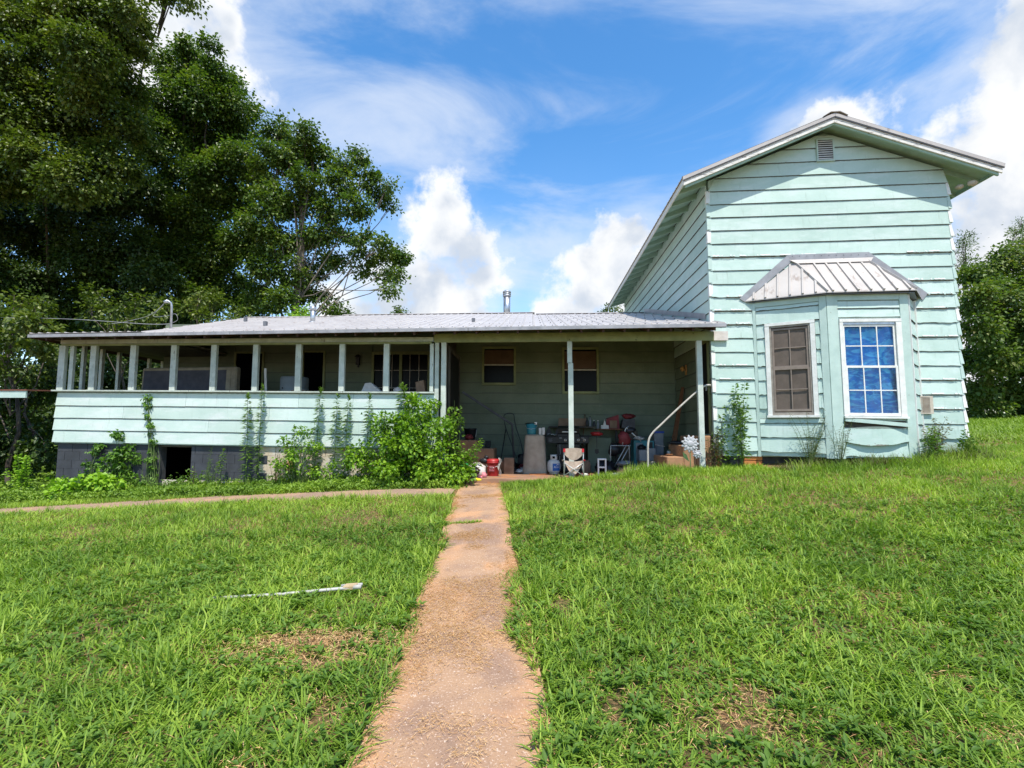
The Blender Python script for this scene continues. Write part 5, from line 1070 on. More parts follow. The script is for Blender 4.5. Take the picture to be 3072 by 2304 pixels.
tag(build('paper_bag', MB(H).hexa([(-6.52, .3, 2.27), (-6.30, .3, 2.27), (-6.30, .5, 2.27), (-6.52, .5, 2.27), (-6.55, .32, 2.55), (-6.36, .3, 2.60), (-6.34, .46, 2.60), (-6.54, .46, 2.56)]), 'cardboard', None), 'crumpled brown paper bag at the right end of the porch table', 'bag')
tag(build('white_rod', MB(H).tube([(-10.16, .3, F2), (-10.18, .25, 2.2), (-10.20, .2, 2.86)], .03, 7), 'white_item', None), 'white rod standing right against the post left of the grey tank', 'rod')
tag(build('dark_chest', MB(H).box((-9.0, 1.5, F2), (-8.2, 2.3, 2.22)), 'grill_black', None), 'dark chest between the two tables on the screened porch', 'chest')
# pipe with a wooden block lying in the lawn
p0, p1 = np.array([-1.98, 3.52]), np.array([-.98, 3.95])
q0, q1 = ray(880, 1790), ray(1040, 1766)
def onray(px, py, dz=.035):
    r = ray(px, py); lo, hi = 1., 30.
    for _ in range(40):
        mid = (lo + hi) / 2; p = r / r[1] * mid
        if CZ + p[2] > gh(p[0], p[1]) + dz: lo = mid
        else: hi = mid
    p = r / r[1] * lo; return np.array([p[0], p[1], CZ + p[2]])
A_, B_, C_ = onray(640, 1795, .022), onray(850, 1782, .05), onray(1060, 1762, .075)
t = thing('lawn_pipe', 'white plastic pipe with a small wooden block tied to its end lying in the grass', 'pipe', A_)
rel = lambda p: tuple(np.array(p) - A_)
build('tube', MB().tube([rel(A_), rel(B_), rel(C_)], .0135, 10), 'pvc', t, True); D_ = (C_ - A_) / np.linalg.norm(C_ - A_)
bk = C_ - D_ * .03 + np.array([0, .03, 0]); build('wooden_block', MB().beam(rel(bk - D_ * .06), rel(bk + D_ * .05), .09, .035), 'wood_tan', t, bevel=.004)
build('coupling', MB().tube([rel(C_), rel(C_ + D_ * .07)], .02, 10), 'pvc', t, True); build('short_tube', MB().tube([rel(bk - D_ * .1 + np.array([0, .04, 0])), rel(bk + D_ * .09 + np.array([0, .04, .0]))], .0135, 10), 'pvc', t, True)
# corner of a small outbuilding at the left edge
sx0 = at(77, 1180, 11.5)
t = thing('shed', 'low outbuilding roof corner with a mint fascia at the left edge of the yard', 'shed', (sx0[0] - 1.6, 12.2, gh(sx0[0] - 1.6, 12.2)))
hz = sx0[2] - t.location.z
build('fascia', MB().box((-3.2, -.7, hz - .10), (1.6, -.66, hz + .06)), 'mint_trim', t); build('roof', MB().hexa([(-3.2, -.72, hz + .062), (1.63, -.72, hz + .062), (1.63, -.1, hz + .09), (-3.2, -.1, hz + .09), (-3.2, -.72, hz + .09), (1.63, -.72, hz + .09), (1.63, -.1, hz + .12), (-3.2, -.1, hz + .12)]), 'shed_rust', t)
build('wall', MB().box((-3.0, 0, -.2), (-1.6, .9, hz + .05)), 'deck_wood', t)
for x in (-1.5, -3.0): build('corner_post', MB().box((x, -.6, -.3), (x + .1, -.5, hz - .05)), 'mint_trim', t)

# ---------------------------------------------------------------- vegetation
def rot_basis(n):
    """random unit vectors"""
    v = RNG.normal(size=(n, 3)); return v / np.linalg.norm(v, axis=1, keepdims=True)
def norm(v): return v / np.maximum(1e-9, np.linalg.norm(v, axis=1, keepdims=True))
def leaf_quads(P, Dr, Nn, L, Wd, fold=.25):
    """folded leaf of two triangles each; P base, Dr direction, Nn rough normal"""
    n = len(P); S = norm(np.cross(Dr, Nn)); N2 = np.cross(S, Dr); L = np.broadcast_to(L, n)[:, None]; Wd = np.broadcast_to(Wd, n)[:, None]
    mid = P + Dr * L * .45; V = np.empty((n, 4, 3)); V[:, 0] = P; V[:, 1] = mid - S * Wd * .5 + N2 * Wd * fold; V[:, 2] = P + Dr * L - N2 * L * .12; V[:, 3] = mid + S * Wd * .5 + N2 * Wd * fold
    b = np.arange(n)[:, None] * 4; F = np.concatenate([b + [0, 1, 2], b + [0, 2, 3]], 1).reshape(-1, 3); return V.reshape(-1, 3), F
def crown_leaves(lobes, nsub, rsub, nleaf, L, Wd, droop=.35, flat=.7, shell=.55):
    nsub = nsub * 1.5
    """lobes (n,4): centre and radius -> leaves gathered into sub clumps; returns V, F and the sub clump centres"""
    Vs, Ps, Dn = [], [], []; subs = []
    for (x, y, z, r) in lobes:
        k = max(3, int(nsub * (r / 1.5) ** 2)); d = rot_basis(k); rad = r * (shell + (1 - shell) * RNG.random(k)) ** .8 * RNG.uniform(.75, 1.12, k)
        c = np.array([x, y, z]) + d * rad[:, None] * [1, 1, .85]; subs.append(np.c_[c, d, np.full(k, 0)])
    S = np.concatenate(subs); m = len(S); per = RNG.integers(int(nleaf * .6), int(nleaf * 1.4), m); id_ = np.repeat(np.arange(m), per); n = len(id_)
    rs = rsub * RNG.uniform(.6, 1.35, m)[id_]; off = RNG.normal(size=(n, 3)) * .5; off = off * rs[:, None] * [1, 1, flat]
    P = S[id_, :3] + off; out = norm(off + 1e-6)
    Dr = norm(out * .7 + rot_basis(n) * .6 + np.array([0, 0, -droop]) + S[id_, 3:6] * .3)
    Nn = norm(rot_basis(n) * .75 + np.array([0, 0, 1.]) + S[id_, 3:6] * .35); l = L * RNG.uniform(.6, 1.25, n)
    V, F = leaf_quads(P, Dr, Nn, l, l * Wd); return V, F, S[:, :3]
def limbs(mb, base, fork, lobes, r0, tips=None, ntw=5, skip=0, thin=1.):
    bb_ = [np.array(base) * (1 - f) + np.array(fork) * f + np.array([.22 * math.sin(f * 7 + base[0]), .1 * math.sin(f * 5), 0]) * (0 < f < 1) for f in (0, .2, .4, .6, .8, 1)]; mb.tube([tuple(q) for q in bb_], [r0 * (1 - .55 * f) for f in (0, .2, .4, .6, .8, 1)], 9, False)
    for i, (x, y, z, r) in enumerate(lobes):
        if skip and i % skip: continue
        f = random.uniform(.35, 1.0); s = np.array(base) * (1 - f) + np.array(fork) * f; e = np.array([x, y, z]); d = np.linalg.norm(e - s)
        m1 = s + (e - s) * .45 + np.array([random.uniform(-.12, .12) * d, random.uniform(-.12, .12) * d, .04 * d])
        j_ = lambda: np.array([random.uniform(-.05, .05) * d, random.uniform(-.05, .05) * d, random.uniform(-.03, .03) * d]); ma = (s + m1) / 2 + j_(); mc = (m1 + e) / 2 + j_(); rr = min(r0 * .3, .022 + .0065 * d) * thin
        mb.tube([tuple(s), tuple(ma), tuple(m1), tuple(mc), tuple(e)], [rr, rr * .85, rr * .7, rr * .5, rr * .3], 6, False)
        if tips is not None:
            near = tips[np.linalg.norm(tips - e, axis=1) < r * 1.3]; 
            for q in near[:ntw]:
                mb.tube([tuple(m1 * .3 + e * .7), tuple((e + q) / 2 + np.array([0, 0, .1])), tuple(q)], [rr * .42, rr * .28, .008], 4, False)
def tree(label, lobes, y0, base, fork, mat='leaf_tree', nsub=34, rsub=.55, nleaf=75, L=.16, Wd=.75, r0=.22, name='tree', cat='tree', ntw=6, bark='bark', droop=.35, group=None, shell=.55, flat=.7, back=0., skip=0, thin=1.):
    """lobes given as pixel x, pixel y (2212 wide picture), radius in those pixels, distance offset"""
    Q = []
    for q in lobes:
        dy = q[3] if len(q) > 3 else random.uniform(-1.6, 1.6); y = y0 + dy; p = at(q[0] * 1.3888, q[1] * 1.3888, y); Q.append((p[0], p[1], p[2], q[2] / 1080 * y * 1.0))
    b = at(base[0] * 1.3888, base[1] * 1.3888, y0 + back); b[2] = gh(b[0], b[1]) - .2; fk = at(fork[0] * 1.3888, fork[1] * 1.3888, y0 + back)
    t = thing(name, label, cat, b, group=group)
    V, F, tips = crown_leaves(Q, nsub, rsub, nleaf, L, Wd, droop, flat, shell)
    link('crown', npmesh('crown', V - b, F, mat), parent=t)
    mb = MB(); limbs(mb, tuple(b), tuple(fk), Q, r0, tips, ntw, skip, thin); v = np.array(mb.v) - b; me = bpy.data.meshes.new('trunk'); me.from_pydata(v.tolist(), [], mb.f); me.polygons.foreach_set('use_smooth', [True] * len(me.polygons)); link('trunk', me, bark, t)
    return t
# sweetgum right of the wood: open crown with sky showing through and a long low arching limb
tree('sweetgum with an open crown and a long low limb arching right over the porch roof',
 [(600,285,34),(655,285,30),(632,330,44),(585,345,46),(690,345,34),(668,400,42),(745,352,28),(775,340,22),(735,400,34),(790,385,26),(815,425,26),(838,400,12),(760,445,34),(705,455,34),(635,440,42),(590,430,44),(700,505,34),(655,520,38),(600,525,44),(560,480,40),(745,505,22),(780,515,20),(845,448,13),
  (822,530,24),(850,552,24),(875,562,15),(800,556,22),(785,590,18),(835,590,22),(862,598,12),(838,628,11),(768,548,16),(740,565,20),(712,560,24),(675,585,28),(630,590,36),(575,580,40),(690,635,20),(718,660,14),(655,640,26),(605,650,34),(740,672,10),(560,640,34),(560,400,34)],
 25, (640, 760), (650, 430), 'leaf_tree', 42, .42, 72, .165, .8, .26, shell=.42, bark='bark_light', thin=.6)
# the arching limb itself is part of that tree
tree('broad dark tree whose top stands against the cloud above the left end of the roof',
 [(405,108,26),(455,98,16),(425,135,34),(380,150,36),(462,165,34),(495,180,24),(512,222,24),(480,225,40),(430,210,50),(365,220,56),(545,250,18),(528,285,32),(480,300,50),(410,300,60),(345,310,60),(520,350,46),(460,380,56),(390,400,60),(500,430,50),(430,470,56),(360,490,60),(530,520,46),(460,550,56),(390,580,60),(320,560,56),(500,620,46),(430,650,46),(350,660,50),(530,660,30)],
 28, (430, 800), (440, 420), 'leaf_tree', 42, .56, 98, .18, .75, .28, back=2.5, skip=4)
tree('tall tree at the left whose crown runs out of the top of the picture',
 [(150,40,60,-1),(225,30,48,-1),(285,20,34,-2),(300,62,24,-1),(250,85,44,0),(180,110,60,-2),(90,60,64,0),(20,40,64,1),(110,150,64,0),(30,150,64,-1),(235,150,46,0),(310,110,14,0),(190,200,56,-1),(275,200,36,1),(100,240,64,0),(10,260,64,-1),(270,265,46,0),(180,290,60,1),(90,340,64,-1),(5,380,64,0),(245,350,56,0),(165,390,60,-1),
  (-110,60,80,0),(-110,220,80,1),(-110,400,80,0),(80,-60,80,0),(200,-70,70,1),(300,-70,46,0),(370,-25,20,0),(410,-8,14,-1),(345,-30,26,0),(-50,-80,90,0),(-240,150,100,0),(-220,350,90,0)],
 21, (110, 800), (130, 330), 'leaf_tree_olive', 56, .48, 92, .165, .75, .24, back=7, skip=7)
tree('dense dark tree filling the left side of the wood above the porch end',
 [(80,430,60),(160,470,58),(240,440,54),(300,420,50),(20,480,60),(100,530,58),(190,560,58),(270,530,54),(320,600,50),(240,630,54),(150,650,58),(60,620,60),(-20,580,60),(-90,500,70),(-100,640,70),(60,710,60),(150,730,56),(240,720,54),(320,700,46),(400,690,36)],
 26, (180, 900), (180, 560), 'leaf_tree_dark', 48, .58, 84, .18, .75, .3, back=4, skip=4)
for i, (lb, lob, y0, bx, mt) in enumerate([
 ('low sunlit sweetgum sapling at the left edge above the power cable', [(40,650,24),(75,665,22),(20,690,28),(60,700,26),(95,705,16),(30,740,28),(75,745,24),(100,760,14),(-20,680,32),(10,790,30),(60,800,26),(-40,760,40)], 14.5, 30, 'leaf_tree_olive'),
 ('bright leafy sapling just behind the service mast', [(215,640,26),(250,665,24),(190,670,22),(300,655,24),(330,680,20),(280,690,20),(350,655,16),(235,700,20)], 19.5, 260, 'leaf_tree_olive'),
 ('bushy young tree peeping over the roof right of the service mast', [(430,640,22),(460,660,22),(405,665,20),(445,690,20),(490,690,18),(520,680,14)], 20.5, 445, 'leaf_tree_olive'),
 ('small light green tree over the roof beside the galvanised vent pipe', [(650,672,13),(665,688,12),(635,690,12)], 21, 650, 'leaf_bush')]):
    tree(lb, lob, y0, (bx, 900), (bx, 720), mt, 34, .34, 60, .15, .7, .07, 'sapling', 'sapling', 4)
# undergrowth seen through and beside the screened porch
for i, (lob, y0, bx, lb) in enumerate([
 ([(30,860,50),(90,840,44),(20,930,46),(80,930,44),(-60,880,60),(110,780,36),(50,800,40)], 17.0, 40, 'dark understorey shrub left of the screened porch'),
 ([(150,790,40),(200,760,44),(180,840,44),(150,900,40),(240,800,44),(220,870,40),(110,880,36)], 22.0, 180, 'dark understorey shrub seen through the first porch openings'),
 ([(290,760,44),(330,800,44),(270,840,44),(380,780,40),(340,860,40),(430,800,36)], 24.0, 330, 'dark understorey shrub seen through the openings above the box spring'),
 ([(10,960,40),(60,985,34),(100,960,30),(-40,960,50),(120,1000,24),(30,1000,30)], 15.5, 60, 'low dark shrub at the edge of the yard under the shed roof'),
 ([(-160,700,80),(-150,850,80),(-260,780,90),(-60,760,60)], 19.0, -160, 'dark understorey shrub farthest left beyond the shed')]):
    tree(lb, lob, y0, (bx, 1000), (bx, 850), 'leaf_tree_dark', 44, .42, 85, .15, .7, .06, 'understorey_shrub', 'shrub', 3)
# far wood behind, one mass nobody could count
lob = []
for i in range(60):
    x = -60 + i * 1.35; lob.append((x, 52 + random.uniform(-4, 6), 3.2 + random.uniform(-1, 1.5), random.uniform(3.0, 4.2)))
for i in range(26): lob.append((-24 + i * .75 * (1 if i < 13 else 1), 33 + random.uniform(-2, 2), random.uniform(1, 7) if i < 12 else random.uniform(1, 3.4), 2.6))
V, F, _ = crown_leaves(lob, 3, 1.1, 40, .5, .8)
link('distant_wood', npmesh('distant_wood', V, F, 'leaf_tree_dark'), kind='stuff')
tree('tiny tree top showing above the roof ridge left of the chimney flue', [(862,668,7),(868,676,8),(856,677,6)], 34, (862, 760), (862, 690), 'leaf_tree', 40, .25, 40, .16, .7, .08, 'small_tree', 'tree', 2)
tree('thin treetop showing between the low roof and the eave of the wing', [(1312,668,7),(1330,668,8),(1300,674,6),(1345,676,8)], 32, (1320, 760), (1320, 690), 'leaf_tree_olive', 30, .3, 26, .15, .7, .07, 'small_tree', 'tree', 2)
# right hand wall of creepers and cedars
tree('vine covered bank of trees at the right edge beyond the lawn',
 [(2100,600,22),(2140,590,28),(2180,560,30),(2110,650,32),(2160,640,36),(2205,620,40),(2120,710,34),(2175,710,38),(2230,690,46),(2110,770,32),(2160,780,38),(2215,780,42),(2115,830,32),(2165,850,36),(2220,860,42),(2100,875,24),(2290,600,70),(2290,760,70),(2290,860,60),(2145,890,20),(2400,650,90),(2400,820,80),(2520,720,90)],
 22.0, (2190, 930), (2180, 740), 'leaf_right', 62, .45, 84, .17, .7, .2, 'tree', 'trees', 4, back=2, skip=3)
for (lb, lob, bx) in (('pointed dark cedar top just right of the gabled wing', [(2083,512,6),(2086,528,9),(2082,545,12),(2088,565,15),(2084,590,18)], 2086), ('taller dark cedar at the right edge of the picture', [(2203,478,10),(2195,500,14),(2210,520,20),(2185,540,20),(2215,560,26),(2225,500,16)], 2210)):
    tree(lb, lob, 25, (bx, 900), (bx, 620), 'leaf_tree', 70, .34, 60, .14, .3, .1, 'cedar', 'cedar', 3, droop=-.2)

# plants against the house: everything below is placed in house coordinates
def stems_to(t, name, mb, mat, org): v = np.array(mb.v) - org; me = bpy.data.meshes.new(name); me.from_pydata(v.tolist(), [], mb.f); return link(name, me, mat, t)
def bush(label, lobes, mat, nsub, rsub, nleaf, L, Wd, name='bush', cat='bush', droop=.2, group=None, stem='stem_green', flat=.8):
    """lobes: u, v, w, r in house coordinates"""
    Q = [tuple(H(u, v, w)) + (r,) for u, v, w, r in lobes]; org = Hg(lobes[0][0], lobes[0][1]); t = thing(name, label, cat, org, group=group)
    V, F, tips = crown_leaves(Q, nsub, rsub, nleaf, L, Wd, droop, flat, .35); g0 = GH(V[:, 0], V[:, 1]); V[:, 2] = np.maximum(V[:, 2], g0 + .01)
    u_, v_ = huv(V[:, 0], V[:, 1]); push = np.clip(v_ + .06, 0, None) * ((u_ > -15.4) & (u_ < 5)); V = V - push[:, None] * HY
    link('foliage', npmesh('foliage', V - org, F, mat), parent=t)
    mb = MB()
    for q in tips[RNG.permutation(len(tips))[:40]]:
        b = org + np.array([random.uniform(-.15, .15), random.uniform(-.1, .1), 0]); mb.tube([tuple(b), tuple((b + q) / 2 + [random.uniform(-.06, .06), random.uniform(-.06, .06), .12]), tuple(q)], [.009, .006, .003], 4, False)
    stems_to(t, 'stems', mb, stem, org); return t
bush('large bright green bush with lobed leaves at the corner of the screened porch',
 [(-6.3,-.55,.95,.42),(-6.9,-.5,1.1,.45),(-7.4,-.5,.85,.4),(-5.7,-.6,.9,.42),(-5.35,-.55,.65,.32),(-6.5,-.45,1.55,.42),(-7.05,-.4,1.6,.30),(-5.9,-.45,1.5,.38),(-6.1,-.4,1.95,.33),(-6.5,-.35,2.0,.26),(-5.65,-.4,1.7,.26),(-7.4,-.5,.45,.33),(-6.6,-.5,.55,.42),(-6.0,-.6,.55,.42),(-6.4,-.6,1.25,.45),(-5.5,-.6,.5,.3),(-6.2,-.85,.6,.35),(-6.8,-.85,.6,.35)], 'leaf_bush', 120, .14, 42, .085, .75)
bush('medium green bush between the pale foundation blocks and the large bush',
 [(-9.0,-.4,.9,.30),(-9.3,-.4,.6,.30),(-8.6,-.4,1.0,.26),(-8.7,-.45,.55,.32),(-8.9,-.35,1.35,.20),(-8.2,-.45,.45,.30),(-9.3,-.35,1.1,.15),(-7.9,-.4,.75,.22)], 'leaf_bush', 110, .12, 36, .075, .65)
bush('pale lime low bush at the left corner of the block foundation', [(-14.1,-.55,.12,.30),(-13.7,-.6,.18,.30),(-13.3,-.5,.22,.26),(-14.5,-.6,.02,.30),(-13.9,-.85,.0,.28),(-14.3,-.9,-.08,.25)], 'leaf_lime', 110, .13, 34, .11, .8)
bush('wide creeper climbing the dark blocks onto the lowest siding board', [(-13.55,-.1,.75,.28),(-13.45,-.08,1.05,.25),(-13.75,-.1,.55,.26),(-13.3,-.1,.6,.27),(-13.65,-.08,1.25,.15),(-13.6,-.15,.25,.3),(-13.3,-.15,.2,.25)], 'leaf_vine', 130, .09, 30, .09, .8, 'creeper', 'creeper', .5, 'creepers on the house wall', flat=.6)
bush('narrow creeper on the dark blocks left of the wide creeper', [(-14.3,-.1,.8,.13),(-14.35,-.1,.55,.17),(-14.3,-.12,.3,.2),(-14.35,-.12,.1,.2),(-14.2,-.08,.95,.08)], 'leaf_vine', 200, .07, 26, .08, .8, 'creeper', 'creeper', .5, 'creepers on the house wall', flat=.6)
bush('thin creeper reaching the porch sill beside the crawl space opening', [(-12.75,-.09,.2,.13),(-12.8,-.09,.45,.13),(-12.75,-.09,.7,.12),(-12.75,-.09,.95,.13),(-12.8,-.09,1.2,.13),(-12.85,-.09,1.45,.12),(-12.9,-.09,1.7,.11),(-12.95,-.09,1.95,.10),(-12.95,-.09,2.12,.06)], 'leaf_vine', 230, .06, 22, .07, .8, 'creeper', 'creeper', .6, 'creepers on the house wall', flat=.6)
# tall horseweed stalks with whorls of narrow leaves
def stalk(u, v, top, lb, spread=.14, kind='leaf_weed', lean=0.):
    b = Hg(u, v); org = b.copy(); tp = H(u + lean, v, top); t = thing('weed_stalk', lb, 'weed', org, group='tall weed stalks along the porch wall'); n = int((top - b[2]) * 135); f = np.sort(RNG.random(n)) ** .8
    c = b + (tp - b) * f[:, None]; c[:, 0] += .015 * np.sin(f * 9); a = RNG.random(n) * 6.28; ln = spread * (1.05 - .6 * f ** 6) * RNG.uniform(.7, 1.1, n) * np.where(f < .15, .6, 1)
    up = np.where(f > .93, 1.1, .12 - .3 * RNG.random(n)); Dr = norm(np.c_[np.cos(a), np.sin(a), up]); Nn = np.tile([0, 0, 1.], (n, 1)) + rot_basis(n) * .3
    V, F = leaf_quads(c, Dr, norm(Nn), ln * 1.18, .03, .1); link('leaves', npmesh('leaves', V - org, F, kind), parent=t); mb = MB(); mb.tube([tuple(b), tuple((b + tp) / 2 + [.01, 0, 0]), tuple(tp)], [.009, .007, .003], 5, False); stems_to(t, 'stem', mb, 'stem_green', org)
for (u, v, top, lb) in [(-10.02,-.28,2.44,'tallest weed stalk in front of the siding below the grey tank'), (-10.26,-.30,2.22,'slightly shorter weed stalk touching the tallest one on its left'), (-8.68,-.3,2.36,'slim weed stalk rising behind the medium bush'), (-8.22,-.3,2.2,'weed stalk on the right side of the medium bush'), (-8.0,-.28,2.18,'forked weed stalk next to the right side of the medium bush'),
   (-7.50,-.3,2.22,'lone weed stalk between the medium and the large bush'), (-7.1,-.32,1.85,'short weed stalk at the left shoulder of the large bush'), (-6.75,-.3,2.46,'dark weed stalk rising from the large bush to the sill'), (-6.62,-.33,2.4,'second dark weed stalk close beside the one rising from the large bush'),
   (-9.15,-.3,1.5,'short weed stalk in the left part of the medium bush'), (-10.9,-.3,.95,'low dark weed stalk left of the pale blocks')]: stalk(u, v, top, lb, random.uniform(.11, .165) if top > 1.6 else .11, lean=random.uniform(-.09, .12))
# sparse twiggy weeds
def twig_weed(name, label, u, v, h, spread, n, mat, L, Wd, stem='stem_green', nst=6, leafy=1.0, cat='weed', lean=0.):
    org = Hg(u, v); t = thing(name, label, cat, org); mb = MB(); Ps, Ds = [], []
    for k in range(nst):
        a = random.uniform(0, 6.28); s_ = random.uniform(.2, 1) * spread; hh = h * random.uniform(.6, 1.0); ex = np.array([math.cos(a) * s_ + lean, math.sin(a) * s_ * .45 - .05, hh]); mid = ex * .5 + np.array([random.uniform(-.05, .05), 0, .06 * h])
        mb.tube([(0, 0, 0), tuple(mid), tuple(ex)], [.006, .0045, .002], 4, False)
        for j in range(n):
            f = random.uniform(.12, 1); p = (mid * (2 * f) if f < .5 else mid + (ex - mid) * (2 * f - 1)); a2 = random.uniform(0, 6.28); d = np.array([math.cos(a2), math.sin(a2), random.uniform(-.3, .6)]); d /= np.linalg.norm(d)
            q = p + d * random.uniform(.0, .16) * (1.1 - f); 
            if np.linalg.norm(q - p) > .06: mb.tube([tuple(p), tuple(q)], [.002, .0012], 3, False)
            Ps.append(q); Ds.append(d)
    Ps, Ds = np.array(Ps), np.array(Ds); sel = RNG.random(len(Ps)) < leafy; V, F = leaf_quads(Ps[sel] + org, Ds[sel], norm(rot_basis(sel.sum()) + [0, 0, .8]), L * RNG.uniform(.6, 1.2, sel.sum()), L * Wd)
    if len(V):
        g0 = GH(V[:, 0], V[:, 1]); V[:, 2] = np.maximum(V[:, 2], g0); link('leaves', npmesh('leaves', V - org, F, mat), parent=t)
    me = bpy.data.meshes.new('stems'); me.from_pydata(mb.v, [], mb.f); link('stems', me, stem, t)
twig_weed('leafy_weed', 'tall leafy weed against the gable wall left of the bay window', .42, -.22, 1.75, .38, 46, 'leaf_weed', .085, .5, nst=11)
twig_weed('leafy_weed', 'vine-like weed climbing beside the right porch post', .02, -.15, 1.15, .22, 34, 'leaf_weed', .07, .6, 'stem_brown', 6)
twig_weed('dry_weed', 'brown withered weed between the right post and the gable wall', -.12, -.22, .85, .16, 34, 'leaf_dry', .05, .5, 'stem_brown', 7)
twig_weed('feathery_weed', 'fine feathery weed leaning against the left face of the bay', 1.55, -.55, 1.15, .5, 70, 'leaf_dry', .045, .16, 'stem_green', 13, .8)
twig_weed('feathery_weed', 'fine feathery weed at the front left corner of the bay', 1.95, -.8, 1.0, .35, 60, 'leaf_dry', .045, .16, 'stem_green', 9, .8)
twig_weed('dry_weed', 'dark dry weed thicket under the wall grille right of the bay', 4.0, -.25, .85, .42, 50, 'leaf_dry', .06, .35, 'stem_brown', 12, .7)
twig_weed('leafy_weed', 'green narrow-leaved weed at the front right corner of the bay', 3.62, -.7, .72, .16, 46, 'leaf_weed', .10, .22, nst=6)
twig_weed('leafy_weed', 'short green weed at the far right corner of the gable wall', 4.55, -.3, .55, .25, 40, 'leaf_weed', .07, .4, nst=7)
twig_weed('thin_weed', 'thin bare twigs in front of the pale foundation blocks', -9.6, -.25, .95, .25, 14, 'leaf_dry', .04, .4, 'stem_brown', 6, .4)
twig_weed('thin_weed', 'wispy green weed in front of the dark blocks right of the crawl space', -11.2, -.25, 1.0, .25, 40, 'leaf_weed', .035, .3, nst=7)
twig_weed('rust_weed', 'thin rust red seed stalk right of the crawl space opening', -11.5, -.35, .75, .05, 30, 'leaf_dry', .03, .5, 'stem_brown', 2)
twig_weed('leafy_shoot', 'pale leafy shoots sticking out of the large bush beside the left porch post', -5.55, -.35, 2.1, .30, 26, 'leaf_weed', .085, .7, nst=6)
twig_weed('fern_shoot', 'fern-like shoots spreading over the slab edge right of the large bush', -5.25, -.5, .95, .42, 50, 'leaf_bush', .08, .35, nst=8)
twig_weed('leafy_weed', 'yellow green weed clump left of the block foundation', -15.9, -.3, 1.1, .35, 60, 'leaf_lime', .08, .5, nst=12)
twig_weed('leafy_weed', 'upright weed clump farther left in the long grass by the shed', -17.2, -.2, .8, .5, 60, 'leaf_bush', .08, .5, nst=12)

# ---------------------------------------------------------------- lawn
def blades(x, y, L, W_, mat, name, segs=3, tilt=(.4, 1.45), dz=0.):
    n = len(x); z = GH(x, y) + dz; az = RNG.random(n) * 2 * np.pi + .0; t0 = RNG.uniform(tilt[0], tilt[1], n); bend = RNG.uniform(.3, 1.25, n)
    hd = np.c_[np.cos(az), np.sin(az), np.zeros(n)]; sd_ = np.c_[-np.sin(az), np.cos(az), np.zeros(n)]
    tw = RNG.uniform(-.6, .6, n); V = np.empty((n, segs * 2 + 1, 3)); p = np.c_[x, y, z - .01]
    prof = [1.0, .95, .72, .45][:segs]
    for s_ in range(segs + 1):
        if s_ < segs:
            wv = (W_ * prof[s_] * .5)[:, None] * norm(sd_ + np.c_[np.zeros(n), np.zeros(n), tw * .7]); V[:, 2 * s_] = p - wv; V[:, 2 * s_ + 1] = p + wv
            a = t0 + bend * s_ / segs; p = p + (hd * np.sin(a)[:, None] + np.array([0, 0, 1.]) * np.cos(a)[:, None]) * (L / segs)[:, None]
        else: V[:, 2 * segs] = p
    b = np.arange(n)[:, None] * (2 * segs + 1); Fs = []
    for s_ in range(segs - 1): Fs += [b + [2 * s_, 2 * s_ + 1, 2 * s_ + 3], b + [2 * s_, 2 * s_ + 3, 2 * s_ + 2]]
    Fs.append(b + [2 * segs - 2, 2 * segs - 1, 2 * segs]); F = np.concatenate(Fs, 1).reshape(-1, 3)
    return link(name, npmesh(name, V.reshape(-1, 3), F, mat), kind='stuff')
def vnoise(x, y, s, seed):
    r = np.random.default_rng(seed); Gd = r.random((256, 256)); X, Y = x * s + 100, y * s + 100; i, j = np.floor(X).astype(int), np.floor(Y).astype(int); fx, fy = X - i, Y - j; fx = fx * fx * (3 - 2 * fx); fy = fy * fy * (3 - 2 * fy)
    q = lambda a, b: Gd[a % 256, b % 256]; return (q(i, j) * (1 - fx) + q(i + 1, j) * fx) * (1 - fy) + (q(i, j + 1) * (1 - fx) + q(i + 1, j + 1) * fx) * fy
BARE = [(-1.35, 3.66, .62, .10),(-1.85, 3.52, .32, .09),(-1.3, 3.42, .28, .09),(-1.5, 3.75, .6, .10),(1.15, 2.75, .28, .14), (-1.35, 3.75, .35, .1), (-1.0, 2.9, .15, .2), (-2.4, 3.3, .2, .08), (1.4, 2.95, .22, .14), (2.4, 2.6, .16, .1), (1.9, 2.2, .2, .12), (3.0, 4.3, .22, .1), (-2.3, 2.3, .2, .12), (-1.8, 1.9, .2, .12), (-1.25, 2.45, .14, .1), (.55, 2.9, .1, .3), (.42, 4.2, .12, .3), (2.6, 3.1, .15, .08), (-.9, 8.9, .4, .1)]
def scatter(dens, y0, y1, xm=1.12, pad=1.6, keep=None):
    Nn = int(dens * (y1 - y0) * (xm * (y0 + y1) + 2 * pad)); y = RNG.uniform(y0, y1, Nn); x = RNG.uniform(-1, 1, Nn) * (xm * y1 + pad); ok = np.abs(x) < xm * y + pad
    e = -.035 + .20 * np.clip(vnoise(x, y, 1.3, 3) - .35, 0, 1) + .09 * vnoise(x, y, 5, 4); ok &= ~on_path(x, y, -e) & ~on_side(x, y, -.04) & ~in_house(x, y, .0)
    nz = vnoise(x, y, 2.6, 5) * .6 + vnoise(x, y, 8, 6) * .4; ok &= RNG.random(Nn) < np.clip((nz - .02) * 6, .25, 1)
    for bx, by, rx, ry in BARE:
        rx *= .75; ry *= .75; ok &= ~((((x - bx) / rx) ** 2 + ((y - by) / ry) ** 2 < RNG.uniform(.3, 1.5, Nn)) & (RNG.random(Nn) < .84))
    if keep is not None: ok &= keep(x, y)
    return x[ok], y[ok]
def Lf(x, y, base): 
    tall = vnoise(x, y, 1.3, 9) * .65 + vnoise(x, y, 4.3, 10) * .35; return base * (.45 + 1.1 * tall) * RNG.uniform(.55, 1.3, len(x))
near = lambda x, y: np.ones(len(x), bool)
